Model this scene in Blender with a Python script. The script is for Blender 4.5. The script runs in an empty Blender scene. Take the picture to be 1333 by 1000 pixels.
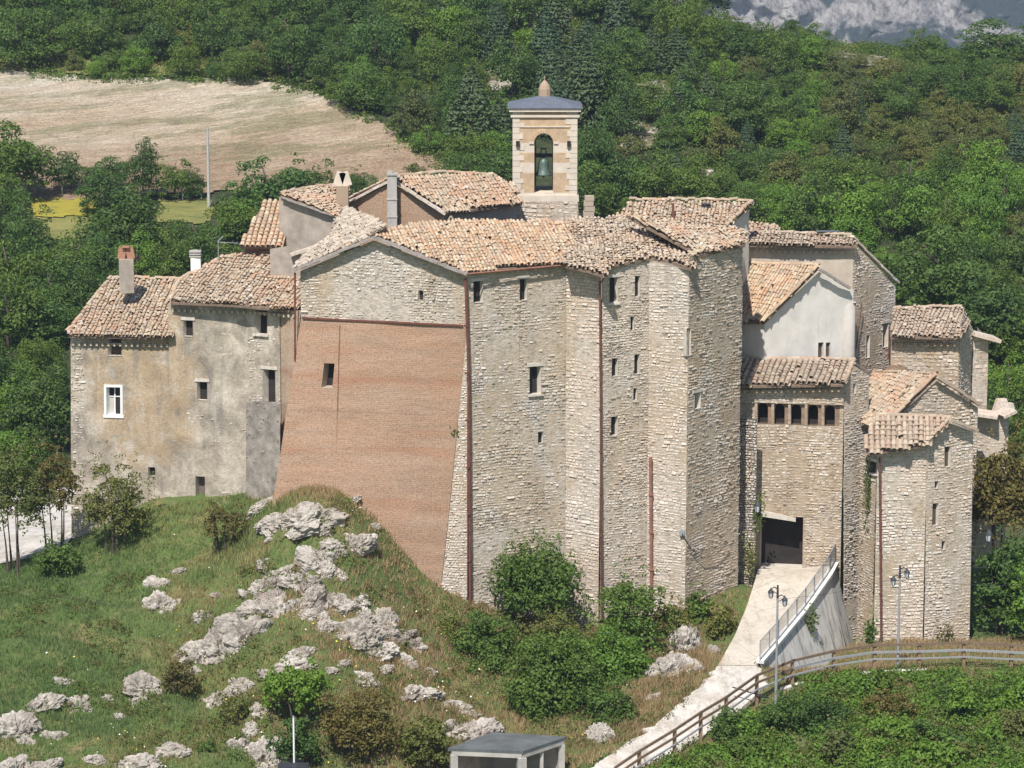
import bpy, bmesh, math, random
import numpy as np
from mathutils import Vector, Matrix, noise as mnoise
PI = math.pi
random.seed(7)
SC = bpy.context.scene
COL = SC.collection
# ------------------------------------------------------------------ camera model (photo pixels 1333 x 1000)
F = 3780.0
TH = math.radians(10.2)
CAM = Vector((0, 0, 40))
FWD = Vector((0, math.cos(TH), -math.sin(TH)))
UPV = Vector((0, math.sin(TH), math.cos(TH)))
def ray(u, v):
    return FWD + Vector((1, 0, 0)) * ((u - 666.5) / F) - UPV * ((v - 500.0) / F)
def P(u, v, Y):
    d = ray(u, v)
    return CAM + d * (Y / d.y)
def proj(p):
    q = Vector(p) - CAM
    dz = q.dot(FWD)
    return 666.5 + F * q.x / dz, 500 - F * q.dot(UPV) / dz
def on_plane(u, v, p0, n):
    d = ray(u, v)
    return CAM + d * ((p0 - CAM).dot(n) / d.dot(n))

cam_d = bpy.data.cameras.new('camera')
cam = bpy.data.objects.new('camera', cam_d)
COL.objects.link(cam)
cam.location = CAM
cam.rotation_euler = (PI / 2 - TH, 0, 0)
cam_d.sensor_width = 36
cam_d.lens = 36 * F / 1333.0
cam_d.clip_start = 1
cam_d.clip_end = 6000
SC.camera = cam

# ------------------------------------------------------------------ light
SUN_AZ, SUN_EL = math.radians(17), math.radians(55)   # azimuth to the left of the camera's back
sv = Vector((-math.sin(SUN_AZ) * math.cos(SUN_EL), -math.cos(SUN_AZ) * math.cos(SUN_EL), math.sin(SUN_EL)))
sd = bpy.data.lights.new('sun', 'SUN')
sd.energy = 4.8
sd.angle = math.radians(0.55)
sd.color = (1.0, 0.95, 0.9)
so = bpy.data.objects.new('sun', sd)
COL.objects.link(so)
so.rotation_euler = sv.to_track_quat('Z', 'Y').to_euler()
so.location = (-40, 60, 120)
w = bpy.data.worlds.new('World')
SC.world = w
w.use_nodes = True
wn = w.node_tree
sky = wn.nodes.new('ShaderNodeTexSky')
sky.sky_type = 'NISHITA'
sky.sun_disc = False
sky.sun_elevation = SUN_EL
sky.sun_rotation = math.atan2(sv.x, sv.y)
sky.altitude = 500
wn.links.new(sky.outputs[0], wn.nodes['Background'].inputs[0])
wn.nodes['Background'].inputs[1].default_value = 0.095
SC.view_settings.view_transform = 'Standard'
SC.view_settings.look = 'None'
SC.view_settings.gamma = 1
SC.view_settings.exposure = 0.36
SC.render.engine = 'CYCLES'
SC.cycles.max_bounces = 6
SC.cycles.diffuse_bounces = 3
SC.cycles.transmission_bounces = 3
SC.cycles.transparent_max_bounces = 6
SC.cycles.volume_bounces = 0

# ------------------------------------------------------------------ materials
class NT:
    def __init__(self, name):
        self.m = bpy.data.materials.new(name)
        self.m.use_nodes = True
        self.t = self.m.node_tree
        self.b = self.t.nodes['Principled BSDF']
        self.b.inputs['Roughness'].default_value = 0.9
        self.b.inputs['Specular IOR Level'].default_value = 0.2
    def n(self, typ, **kw):
        x = self.t.nodes.new('ShaderNode' + typ)
        for k, v in kw.items():
            if k in x.inputs.keys():
                self.set(x.inputs[k], v)
            else:
                setattr(x, k, v)
        return x
    def set(self, sock, v):
        if isinstance(v, bpy.types.NodeSocket):
            self.t.links.new(v, sock)
        else:
            if isinstance(v, tuple) and len(v) == 3 and sock.type == 'RGBA':
                v = v + (1,)
            sock.default_value = v
    def ramp(self, fac, stops, interp='LINEAR'):
        r = self.t.nodes.new('ShaderNodeValToRGB')
        r.color_ramp.interpolation = interp
        e = r.color_ramp.elements
        while len(e) < len(stops):
            e.new(0.5)
        for i, (p, c) in enumerate(stops):
            e[i].position = p
            if not isinstance(c, tuple):
                c = (c, c, c)
            e[i].color = c + (1,)
        self.t.links.new(fac, r.inputs[0])
        return r.outputs[0]
    def mix(self, fac, a, b, mode='MIX'):
        x = self.t.nodes.new('ShaderNodeMix')
        x.data_type = 'RGBA'
        x.blend_type = mode
        self.set(x.inputs[0], fac)
        self.set(x.inputs[6], a)
        self.set(x.inputs[7], b)
        return x.outputs[2]
    def math(self, op, a, b=0.0):
        x = self.t.nodes.new('ShaderNodeMath')
        x.operation = op
        self.set(x.inputs[0], a)
        self.set(x.inputs[1], b)
        return x.outputs[0]
    def pos(self):
        return self.n('NewGeometry').outputs['Position']
    def island(self):
        return self.n('NewGeometry').outputs['Random Per Island']
    def scaled(self, vec, s, loc=(0, 0, 0)):
        x = self.t.nodes.new('ShaderNodeMapping')
        x.inputs['Scale'].default_value = s
        x.inputs['Location'].default_value = loc
        self.t.links.new(vec, x.inputs['Vector'])
        return x.outputs[0]
    def noise(self, vec, scale, detail=3, rough=0.55, dist=0.0):
        x = self.n('TexNoise')
        x.inputs['Scale'].default_value = scale
        x.inputs['Detail'].default_value = detail
        x.inputs['Roughness'].default_value = rough
        x.inputs['Distortion'].default_value = dist
        self.t.links.new(vec, x.inputs['Vector'])
        return x.outputs['Fac']
    def bump(self, h, strength=0.5, dist=0.05):
        x = self.n('Bump')
        x.inputs['Strength'].default_value = strength
        x.inputs['Distance'].default_value = dist
        self.t.links.new(h, x.inputs['Height'])
        self.t.links.new(x.outputs[0], self.b.inputs['Normal'])
    def out(self, col):
        self.set(self.b.inputs['Base Color'], col)
        return self.m

def stone_mat(name, cols, patch, amt=0.6, scale=0.22, grey=(0.43, 0.41, 0.385), loc=(0, 0, 0), rose=0.0):
    k = NT(name)
    pos = k.pos()
    n = len(cols)
    c = k.ramp(k.island(), [(i / n, x) for i, x in enumerate(cols)], 'CONSTANT')
    big = k.noise(k.scaled(pos, (1, 1, 0.55), loc), scale, 4, 0.6, 0.6)
    f = k.ramp(big, [(0.45, 0.0), (0.58, amt)])
    c = k.mix(f, c, k.mix(0.55, c, patch), 'MIX')
    g = k.noise(k.scaled(pos, (1, 1, 0.35), (31, 5, 9)), 0.5, 4, 0.6)
    c = k.mix(k.ramp(g, [(0.50, 0.0), (0.66, 0.55)]), c, grey)
    lt = k.noise(k.scaled(pos, (1, 1, 0.7), (3, 15, 2)), 0.33, 4, 0.65)
    c = k.mix(k.ramp(lt, [(0.52, 0.0), (0.68, 0.5)]), c, (0.62, 0.545, 0.455))
    st = k.noise(k.scaled(pos, (1.1, 1.1, 0.12), loc), 1.0, 5, 0.65)
    c = k.mix(k.ramp(st, [(0.53, 0.0), (0.70, 0.5)]), c, tuple(x * .62 for x in patch[:2]) + (patch[2] * .75,))
    fine = k.noise(pos, 7.0, 5, 0.7)
    c = k.mix(1.0, c, k.ramp(fine, [(0.30, 0.56), (0.46, 0.97), (0.70, 1.16)]), 'MULTIPLY')
    k.bump(k.noise(pos, 16, 4, 0.7), 0.7, 0.04)
    return k.out(c)

def flat_mat(name, col, var=0.25, scale=4.0, rough=0.9, bump=0.3, bd=0.03, metal=0.0):
    k = NT(name)
    pos = k.n('TexCoord').outputs['Object']
    a = k.noise(pos, scale, 5, 0.65)
    lo = tuple(x * (1 - var) for x in col)
    hi = tuple(min(1, x * (1 + var * 0.7)) for x in col)
    c = k.ramp(a, [(0.3, lo), (0.7, hi)])
    k.b.inputs['Roughness'].default_value = rough
    k.b.inputs['Metallic'].default_value = metal
    if bump:
        k.bump(k.noise(pos, scale * 5, 4, 0.7), bump, bd)
    return k.out(c)

def tile_mat(name, cols, patch=(0.50, 0.20, 0.10), amt=0.5, loc=(0, 0, 0)):
    k = NT(name)
    pos = k.pos()
    n = len(cols)
    c = k.ramp(k.island(), [(i / n, x) for i, x in enumerate(cols)], 'CONSTANT')
    big = k.noise(k.scaled(pos, (1, 1, 1), loc), 0.45, 3, 0.6, 0.4)
    c = k.mix(k.ramp(big, [(0.45, 0.0), (0.68, amt)]), c, k.mix(0.6, c, patch))
    fine = k.noise(pos, 9.0, 5, 0.75)
    c = k.mix(k.ramp(fine, [(0.55, 0.0), (0.68, 0.5)]), c, (0.30, 0.27, 0.22))
    lich = k.noise(pos, 5.0, 4, 0.7)
    c = k.mix(k.ramp(lich, [(0.52, 0.0), (0.66, 0.6)]), c, (0.43, 0.385, 0.32))
    gl = k.noise(k.scaled(pos, (1, 1, 1), (loc[0] + 20, 3, 1)), 0.8, 5, 0.7, 0.4)
    c = k.mix(k.ramp(gl, [(0.50, 0.0), (0.66, 0.55)]), c, (0.36, 0.305, 0.24))
    k.bump(k.noise(pos, 22, 4, 0.7), 0.5, 0.03)
    return k.out(c)

CREAM = [(0.570, 0.499, 0.417), (0.500, 0.428, 0.349), (0.620, 0.560, 0.491), (0.440, 0.367, 0.291), (0.540, 0.485, 0.412), (0.640, 0.591, 0.528), (0.510, 0.428, 0.333), (0.570, 0.474, 0.396)]
TAN = [(0.520, 0.438, 0.349), (0.455, 0.372, 0.285), (0.575, 0.504, 0.423), (0.380, 0.300, 0.227), (0.555, 0.499, 0.428), (0.480, 0.392, 0.295), (0.600, 0.541, 0.465)]
GREY = [(0.475, 0.424, 0.365), (0.530, 0.485, 0.428), (0.400, 0.347, 0.295), (0.570, 0.530, 0.475), (0.455, 0.392, 0.327), (0.505, 0.443, 0.375), (0.600, 0.560, 0.507), (0.360, 0.311, 0.259)]
PALE = [(0.620, 0.560, 0.491), (0.575, 0.494, 0.417), (0.650, 0.602, 0.544), (0.540, 0.474, 0.396), (0.610, 0.525, 0.444), (0.660, 0.602, 0.528), (0.585, 0.490, 0.417)]
M = {}
M['stone_cream'] = stone_mat('limestone masonry', CREAM, (0.40, 0.28, 0.15), 0.55)
M['stone_tan'] = stone_mat('tan masonry', TAN, (0.34, 0.24, 0.13), 0.6, 0.3, loc=(3, 8, 1))
M['stone_grey'] = stone_mat('grey masonry', GREY, (0.40, 0.29, 0.15), 0.6, 0.3, (0.44, 0.43, 0.40), loc=(11, 2, 5))
M['stone_pale'] = stone_mat('pale masonry', PALE, (0.52, 0.36, 0.22), 0.55, 0.25, (0.5, 0.47, 0.42), loc=(7, 7, 7))
M['stone_dark'] = stone_mat('weathered rubble', [(0.20, 0.18, 0.17), (0.27, 0.24, 0.22), (0.16, 0.14, 0.13), (0.33, 0.29, 0.26)], (0.2, 0.17, 0.13), 0.5)
def mortar_mat(name, col, patch, loc=(0, 0, 0)):
    k = NT(name)
    pos = k.pos()
    a = k.noise(k.scaled(pos, (3.2, 3.2, 5.5)), 1.0, 5, 0.75)
    c = k.ramp(a, [(0.34, tuple(x * .62 for x in col)), (0.48, col), (0.64, tuple(min(1, x * 1.22) for x in col))])
    big = k.noise(k.scaled(pos, (1, 1, 0.55), loc), 0.24, 4, 0.6, 0.6)
    c = k.mix(k.ramp(big, [(0.44, 0.0), (0.58, 0.6)]), c, patch)
    st = k.noise(k.scaled(pos, (1.4, 1.4, 0.14), (8, 1, 1)), 1.0, 5, 0.65)
    c = k.mix(k.ramp(st, [(0.54, 0.0), (0.70, 0.45)]), c, tuple(x * .55 for x in col))
    pit = k.noise(k.scaled(pos, (3.5, 3.5, 6.5), (2, 2, 2)), 1.3, 3, 0.6)
    c = k.mix(k.ramp(pit, [(0.34, 0.7), (0.41, 0.0)]), c, tuple(x * .35 for x in col))
    k.bump(k.noise(k.scaled(pos, (1, 1, 1.7)), 5, 5, 0.75), 0.9, 0.05)
    return k.out(c)
M['mortar'] = mortar_mat('lime mortar', (0.49, 0.43, 0.355), (0.40, 0.30, 0.185))
M['mortar_tan'] = mortar_mat('earthy mortar', (0.45, 0.375, 0.285), (0.36, 0.26, 0.16), (5, 5, 5))
M['mortar_shade'] = flat_mat('dark mortar', (0.15, 0.13, 0.11), 0.35, 2.0)
M['plaster'] = flat_mat('pale plaster', (0.52, 0.485, 0.43), 0.16, 0.9)
M['plaster_white'] = flat_mat('white plaster', (0.62, 0.59, 0.54), 0.14, 1.1)
M['plaster_beige'] = flat_mat('beige plaster', (0.50, 0.43, 0.34), 0.22, 1.0)
M['stucco_grey'] = flat_mat('grey stucco', (0.36, 0.31, 0.26), 0.3, 1.5)
M['reveal'] = flat_mat('lit-tone reveal', (0.55, 0.50, 0.43), 0.2, 3)  # paler than the walls: sunlight on the reveals put into the colour
M['dark'] = flat_mat('dark interior', (0.035, 0.03, 0.028), 0.3, 2)  # near-black colour in place of the darkness inside openings and holes
M['shutter'] = flat_mat('weathered brown wood', (0.10, 0.075, 0.055), 0.35, 6)
M['door_wood'] = flat_mat('old door wood', (0.17, 0.135, 0.115), 0.35, 6)
M['white_paint'] = flat_mat('white paint', (0.78, 0.77, 0.74), 0.08, 3)
M['rust_pipe'] = flat_mat('brown painted pipe', (0.16, 0.065, 0.045), 0.3, 3, 0.6)
M['copper'] = flat_mat('brown gutter', (0.27, 0.13, 0.09), 0.3, 3, 0.6)
M['verge'] = flat_mat('grey verge tiles', (0.33, 0.29, 0.26), 0.35, 5)
M['wood'] = flat_mat('railing wood', (0.20, 0.14, 0.095), 0.3, 5)
M['wood_brown'] = flat_mat('post wood', (0.29, 0.19, 0.12), 0.3, 5)
M['galv'] = flat_mat('galvanised steel', (0.36, 0.37, 0.38), 0.15, 4, 0.55, 0.05, 0.01, 0.3)
M['lamp_iron'] = flat_mat('dark lamp iron', (0.045, 0.047, 0.055), 0.2, 4, 0.5)
M['lamp_glass'] = flat_mat('frosted lamp glass', (0.55, 0.57, 0.58), 0.1, 4, 0.25, 0)
M['concrete'] = flat_mat('concrete', (0.43, 0.41, 0.37), 0.25, 1.2)
M['concrete_white'] = flat_mat('white coping concrete', (0.70, 0.68, 0.64), 0.12, 1.5)
M['shed_roof'] = flat_mat('bitumen roof', (0.115, 0.125, 0.125), 0.3, 1.2)
M['slate'] = flat_mat('blue grey sheet roof', (0.125, 0.14, 0.17), 0.2, 3, 0.7)
M['bronze'] = flat_mat('green bronze', (0.12, 0.17, 0.145), 0.25, 6, 0.5, 0.1, 0.01, 0.3)
M['terracotta'] = flat_mat('terracotta', (0.38, 0.20, 0.13), 0.25, 6)
M['tower_pale'] = flat_mat('pale ashlar', (0.62, 0.54, 0.44), 0.15, 2.5)
M['tower_buff'] = flat_mat('buff brick', (0.50, 0.365, 0.235), 0.2, 3)
M['bark'] = flat_mat('bark', (0.10, 0.08, 0.062), 0.35, 5)
M['cable'] = flat_mat('black cable', (0.05, 0.05, 0.055), 0.1, 3)
M['pole_pale'] = flat_mat('pale concrete pole', (0.45, 0.44, 0.42), 0.15, 3)
M['asphalt_dark'] = flat_mat('dark plastic', (0.05, 0.055, 0.065), 0.2, 3)
M['underlay'] = flat_mat('roof bedding', (0.20, 0.145, 0.105), 0.4, 5)
T_MIX = [(0.448, 0.353, 0.242), (0.411, 0.299, 0.201), (0.490, 0.403, 0.291), (0.334, 0.252, 0.174), (0.436, 0.330, 0.222), (0.394, 0.321, 0.234), (0.514, 0.435, 0.318), (0.370, 0.270, 0.182), (0.454, 0.299, 0.192), (0.418, 0.350, 0.258)]
T_ORANGE = [(0.505, 0.364, 0.231), (0.481, 0.313, 0.192), (0.535, 0.424, 0.291), (0.415, 0.289, 0.186), (0.518, 0.390, 0.252), (0.458, 0.355, 0.243), (0.560, 0.465, 0.330), (0.488, 0.295, 0.174), (0.385, 0.278, 0.186)]
T_CREAM = [(0.551, 0.453, 0.330), (0.520, 0.409, 0.293), (0.582, 0.490, 0.371), (0.458, 0.354, 0.256), (0.545, 0.422, 0.303), (0.495, 0.409, 0.315), (0.421, 0.326, 0.241)]
T_PINK = [(0.399, 0.308, 0.229), (0.435, 0.353, 0.268), (0.350, 0.267, 0.199), (0.465, 0.391, 0.301), (0.380, 0.287, 0.208), (0.423, 0.334, 0.243)]
T_GREY = [(0.437, 0.377, 0.301), (0.370, 0.313, 0.241), (0.513, 0.451, 0.370), (0.285, 0.230, 0.172), (0.427, 0.331, 0.237)]
M['tile_grey'] = tile_mat('pale rubble tiles', T_GREY, (0.5, 0.42, 0.34), 0.4, (2, 2, 12))
M['tile_mix'] = tile_mat('old coppi tiles', T_MIX)
M['tile_orange'] = tile_mat('orange coppi tiles', T_ORANGE, (0.52, 0.27, 0.16), 0.45, (4, 1, 2))
M['tile_cream'] = tile_mat('sunbleached coppi tiles', T_CREAM, (0.55, 0.30, 0.16), 0.4, (9, 4, 2))
M['tile_pink'] = tile_mat('pinkish coppi tiles', T_PINK, (0.42, 0.22, 0.14), 0.4, (1, 4, 12))

def brick_mat(name, c1, c2, mortar, sc=1.0):
    k = NT(name)
    uv = k.n('TexCoord').outputs['UV']
    b = k.n('TexBrick')
    k.t.links.new(uv, b.inputs['Vector'])
    b.inputs['Scale'].default_value = 1.0
    b.inputs['Brick Width'].default_value = 0.30 * sc
    b.inputs['Row Height'].default_value = 0.10 * sc
    b.inputs['Mortar Size'].default_value = 0.012
    b.inputs['Color1'].default_value = c1 + (1,)
    b.inputs['Color2'].default_value = c2 + (1,)
    b.inputs['Mortar'].default_value = mortar + (1,)
    band = k.noise(k.scaled(uv, (0.12, 0.9, 1)), 1.0, 4, 0.65)
    c = k.mix(k.ramp(band, [(0.42, 0.0), (0.66, 0.55)]), b.outputs['Color'], tuple(min(1, x * 1.12 + 0.03) for x in c2))
    blot = k.noise(uv, 0.55, 5, 0.65)
    c = k.mix(k.ramp(blot, [(0.47, 0.0), (0.70, 0.3)]), c, (0.44, 0.34, 0.26))
    red = k.noise(k.scaled(uv, (0.10, 1.6, 1), (5, 3, 0)), 1.0, 3, 0.6)
    c = k.mix(k.ramp(red, [(0.56, 0.0), (0.70, 0.55)]), c, (0.40, 0.19, 0.11))
    sep = k.n('SeparateXYZ')
    k.t.links.new(uv, sep.inputs[0])
    dz = k.math('ABSOLUTE', k.math('SUBTRACT', sep.outputs[1], k.math('ADD', 13.15, k.math('MULTIPLY', k.noise(uv, 0.6, 3, 0.6), 0.5))))
    c = k.mix(k.ramp(dz, [(0.05, 0.75), (0.45, 0.0)]), c, (0.36, 0.19, 0.115))
    gr = k.noise(k.scaled(uv, (0.2, 1.2, 1), (7, 1, 0)), 0.8, 6, 0.75, 0.4)
    c = k.mix(k.ramp(gr, [(0.48, 0.0), (0.66, 0.25)]), c, (0.50, 0.40, 0.32))
    dk = k.noise(k.scaled(uv, (0.35, 1.5, 1), (17, 1, 0)), 0.9, 6, 0.75, 0.4)
    c = k.mix(k.ramp(dk, [(0.50, 0.0), (0.66, 0.6)]), c, (0.30, 0.205, 0.145))
    fine = k.noise(uv, 9, 5, 0.75)
    c = k.mix(1.0, c, k.ramp(fine, [(0.32, 0.62), (0.52, 1.0), (0.70, 1.2)]), 'MULTIPLY')
    h = k.math('ADD', b.outputs['Fac'], k.math('MULTIPLY', k.noise(uv, 14, 4, 0.7), -1.2))
    x = k.n('Bump')
    x.invert = True
    x.inputs['Strength'].default_value = 0.45
    x.inputs['Distance'].default_value = 0.03
    k.t.links.new(h, x.inputs['Height'])
    k.t.links.new(x.outputs[0], k.b.inputs['Normal'])
    return k.out(c)
M['brick'] = brick_mat('old pink brick', (0.33, 0.188, 0.115), (0.395, 0.238, 0.152), (0.40, 0.31, 0.225))
M['brick_tan'] = brick_mat('tan brick', (0.42, 0.29, 0.185), (0.47, 0.34, 0.23), (0.45, 0.38, 0.3))
M['brick_dark'] = brick_mat('brown brick', (0.36, 0.22, 0.135), (0.42, 0.27, 0.17), (0.36, 0.28, 0.2))

def old_plaster():
    k = NT('crumbling plaster')
    pos = k.pos()
    a = k.noise(pos, 0.7, 5, 0.65, 0.5)
    c = k.ramp(a, [(0.32, (0.22, 0.19, 0.155)), (0.5, (0.40, 0.345, 0.27)), (0.66, (0.58, 0.51, 0.415))])
    # ochre wash that survives round the window
    d = k.n('VectorMath', operation='DISTANCE')
    s = k.scaled(pos, (0.42, 0.1, 0.27))
    k.t.links.new(s, d.inputs[0])
    p = P(188, 500, 153.7)
    d.inputs[1].default_value = (p.x * 0.42, p.y * 0.1, p.z * 0.27)
    o = k.math('SUBTRACT', 1.65, d.outputs['Value'])
    o = k.math('MULTIPLY', o, k.ramp(k.noise(pos, 1.1, 5, 0.65), [(0.35, 0.0), (0.6, 1.3)]))
    o = k.ramp(o, [(0.12, 0.0), (0.62, 0.58)])
    c = k.mix(o, c, (0.42, 0.29, 0.16))
    st = k.noise(k.scaled(pos, (1.5, 1.5, 0.16)), 1.0, 5, 0.65)
    c = k.mix(k.ramp(st, [(0.53, 0.0), (0.70, 0.62)]), c, (0.19, 0.18, 0.17))
    li = k.noise(k.scaled(pos, (1.2, 1.2, 0.3), (4, 4, 4)), 1.3, 5, 0.65)
    c = k.mix(k.ramp(li, [(0.56, 0.0), (0.72, 0.65)]), c, (0.56, 0.51, 0.44))
    fine = k.noise(pos, 8, 5, 0.75)
    c = k.mix(1.0, c, k.ramp(fine, [(0.3, 0.72), (0.52, 1.0), (0.75, 1.12)]), 'MULTIPLY')
    k.bump(k.noise(pos, 5, 5, 0.75), 0.6, 0.08)
    return k.out(c)
M['old_plaster'] = old_plaster()

def stained_concrete():
    k = NT('stained concrete')
    pos = k.pos()
    a = k.noise(pos, 0.9, 5, 0.65)
    c = k.ramp(a, [(0.3, (0.50, 0.475, 0.43)), (0.7, (0.68, 0.65, 0.60))])
    st = k.noise(k.scaled(pos, (2.2, 2.2, 0.2)), 1.0, 5, 0.6)
    c = k.mix(k.ramp(st, [(0.52, 0.0), (0.66, 0.75)]), c, (0.13, 0.125, 0.12))
    k.bump(k.noise(pos, 9, 4, 0.7), 0.4, 0.04)
    return k.out(c)
M['stained'] = stained_concrete()

def leaf_mat(name, c1, c2, c3, trans=0.28, objvar=0.5):
    k = NT(name)
    isl = k.island()
    oi = k.n('ObjectInfo').outputs['Random']
    c = k.ramp(isl, [(0.0, c1), (0.5, c2), (1.0, c3)])
    v = k.ramp(oi, [(0.0, (0.72, 0.80, 0.78)), (0.35, (1.0, 1.0, 0.9)), (0.7, (1.22, 1.1, 0.75)), (1.0, (0.82, 0.95, 1.05))])
    c = k.mix(objvar, c, k.mix(1.0, c, v, 'MULTIPLY'))
    k.set(k.b.inputs['Base Color'], c)
    k.b.inputs['Roughness'].default_value = 0.6
    k.b.inputs['Specular IOR Level'].default_value = 0.25
    tr = k.n('BsdfTranslucent')
    k.set(tr.inputs['Color'], k.mix(1.0, c, (1.25, 1.35, 0.5), 'MULTIPLY'))
    mx = k.n('MixShader')
    mx.inputs[0].default_value = trans
    k.t.links.new(k.b.outputs[0], mx.inputs[1])
    k.t.links.new(tr.outputs[0], mx.inputs[2])
    k.t.links.new(mx.outputs[0], k.t.nodes['Material Output'].inputs['Surface'])
    return k.m
M['leaf_mid'] = leaf_mat('broadleaf foliage', (0.0571, 0.1008, 0.0226), (0.0893, 0.1517, 0.0335), (0.1368, 0.2075, 0.0492), 0.3, 0.9)
M['leaf_bright'] = leaf_mat('fresh foliage', (0.0893, 0.1660, 0.0236), (0.1309, 0.2312, 0.0354), (0.1784, 0.2905, 0.0541), 0.32, 0.5)
M['leaf_dark'] = leaf_mat('dark foliage', (0.0404, 0.0782, 0.0187), (0.0654, 0.1186, 0.0275), (0.1012, 0.1601, 0.0393), 0.26, 0.5)
M['leaf_olive'] = leaf_mat('olive scrub foliage', (0.0833, 0.1043, 0.0295), (0.1249, 0.1447, 0.0423), (0.1784, 0.1838, 0.0619), 0.26, 0.8)
M['leaf_brown'] = leaf_mat('reddish scrub foliage', (0.0893, 0.0782, 0.0255), (0.1428, 0.1091, 0.0373), (0.1607, 0.1601, 0.0442), 0.26, 0.5)
M['leaf_near'] = leaf_mat('sunlit bush foliage', (0.0624, 0.1117, 0.0214), (0.0936, 0.1573, 0.0306), (0.1416, 0.2109, 0.0449), 0.3, 0.4)  # slightly brighter green for the bushes near the walls
M['needle'] = leaf_mat('conifer needles', (0.0428, 0.0759, 0.0354), (0.0643, 0.1043, 0.0492), (0.0952, 0.1363, 0.0668), 0.15, 0.6)

# ------------------------------------------------------------------ mesh helpers
class MB:
    def __init__(self):
        self.v, self.f, self.m, self.uv = [], [], [], []
    def face(self, pts, mi=0, uv=None):
        b = len(self.v)
        self.v.extend([tuple(p) for p in pts])
        self.f.append(tuple(range(b, b + len(pts))))
        self.m.append(mi)
        self.uv.append(uv or [(0, 0)] * len(pts))
    def shell(self, verts, faces, mi=0):
        b = len(self.v)
        self.v.extend([tuple(p) for p in verts])
        for f in faces:
            self.f.append(tuple(b + i for i in f))
            self.m.append(mi)
            self.uv.append([(0, 0)] * len(f))
    def box(self, c, sx, sy, sz, rz=0.0, mi=0, top=1.0):
        """box standing on c (bottom centre), top face scaled by `top`"""
        R = Matrix.Rotation(rz, 3, 'Z')
        vs = []
        for z, s in ((0, 1), (sz, top)):
            for x, y in ((-1, -1), (1, -1), (1, 1), (-1, 1)):
                vs.append(Vector(c) + R @ Vector((x * sx / 2 * s, y * sy / 2 * s, z)))
        self.shell(vs, [(3, 2, 1, 0), (4, 5, 6, 7), (0, 1, 5, 4), (1, 2, 6, 5), (2, 3, 7, 6), (3, 0, 4, 7)], mi)
    def beam(self, a, b, w, h=None, mi=0):
        h = h or w
        a, b = Vector(a), Vector(b)
        d = (b - a).normalized()
        s = d.cross(Vector((0, 0, 1)))
        if s.length < 1e-4:
            s = Vector((1, 0, 0))
        s.normalize()
        t = s.cross(d)
        vs = [p + s * (i * w / 2) + t * (j * h / 2) for p in (a, b) for i, j in ((-1, -1), (1, -1), (1, 1), (-1, 1))]
        self.shell(vs, [(3, 2, 1, 0), (4, 5, 6, 7), (0, 1, 5, 4), (1, 2, 6, 5), (2, 3, 7, 6), (3, 0, 4, 7)], mi)
    def tube(self, pts, r, n=8, mi=0, cap=True):
        pts = [Vector(p) for p in pts]
        rs = r if isinstance(r, (list, tuple)) else [r] * len(pts)
        b = len(self.v)
        for i, p in enumerate(pts):
            d = (pts[min(i + 1, len(pts) - 1)] - pts[max(i - 1, 0)]).normalized()
            s = d.cross(Vector((0, 1, 0.01)))
            if s.length < 1e-3:
                s = d.cross(Vector((1, 0, 0)))
            s.normalize()
            t = s.cross(d)
            for k in range(n):
                a = 2 * PI * k / n
                self.v.append(tuple(p + (s * math.cos(a) + t * math.sin(a)) * rs[i]))
        for i in range(len(pts) - 1):
            for k in range(n):
                q = (b + i * n + k, b + i * n + (k + 1) % n, b + (i + 1) * n + (k + 1) % n, b + (i + 1) * n + k)
                self.f.append(q); self.m.append(mi); self.uv.append([(0, 0)] * 4)
        if cap:
            self.f.append(tuple(b + k for k in range(n))[::-1]); self.m.append(mi); self.uv.append([(0, 0)] * n)
            e = b + (len(pts) - 1) * n
            self.f.append(tuple(e + k for k in range(n))); self.m.append(mi); self.uv.append([(0, 0)] * n)
    def lathe(self, c, prof, n=16, mi=0):
        c = Vector(c)
        self.tube_rings([[c + Vector((r * math.cos(2 * PI * k / n), r * math.sin(2 * PI * k / n), z)) for k in range(n)] for r, z in prof], mi)
    def tube_rings(self, rings, mi=0):
        n = len(rings[0]); b = len(self.v)
        for r in rings:
            self.v.extend([tuple(p) for p in r])
        for i in range(len(rings) - 1):
            for k in range(n):
                self.f.append((b + i * n + k, b + i * n + (k + 1) % n, b + (i + 1) * n + (k + 1) % n, b + (i + 1) * n + k))
                self.m.append(mi); self.uv.append([(0, 0)] * 4)
        self.f.append(tuple(b + k for k in range(n))[::-1]); self.m.append(mi); self.uv.append([(0, 0)] * n)
        e = b + (len(rings) - 1) * n
        self.f.append(tuple(e + k for k in range(n))); self.m.append(mi); self.uv.append([(0, 0)] * n)
    def build(self, name, mats, parent=None, smooth=False, origin=None):
        me = bpy.data.meshes.new(name)
        off = Vector((0, 0, 0))
        p = parent
        while p is not None:
            off += p.location
            p = p.parent
        if parent is None and origin is not None:
            off = Vector(origin)
        vs = [(x - off.x, y - off.y, z - off.z) for x, y, z in self.v]
        me.from_pydata(vs, [], self.f)
        if not isinstance(mats, (list, tuple)):
            mats = [mats]
        for mm in mats:
            me.materials.append(mm)
        me.polygons.foreach_set('material_index', self.m)
        uvl = me.uv_layers.new(name='UVMap')
        uvl.data.foreach_set('uv', [c for fc in self.uv for uvc in fc for c in uvc])
        if smooth:
            me.polygons.foreach_set('use_smooth', [True] * len(me.polygons))
        me.update()
        o = bpy.data.objects.new(name, me)
        COL.objects.link(o)
        if parent is not None:
            o.parent = parent
        elif origin is not None:
            o.location = origin
        return o

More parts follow.
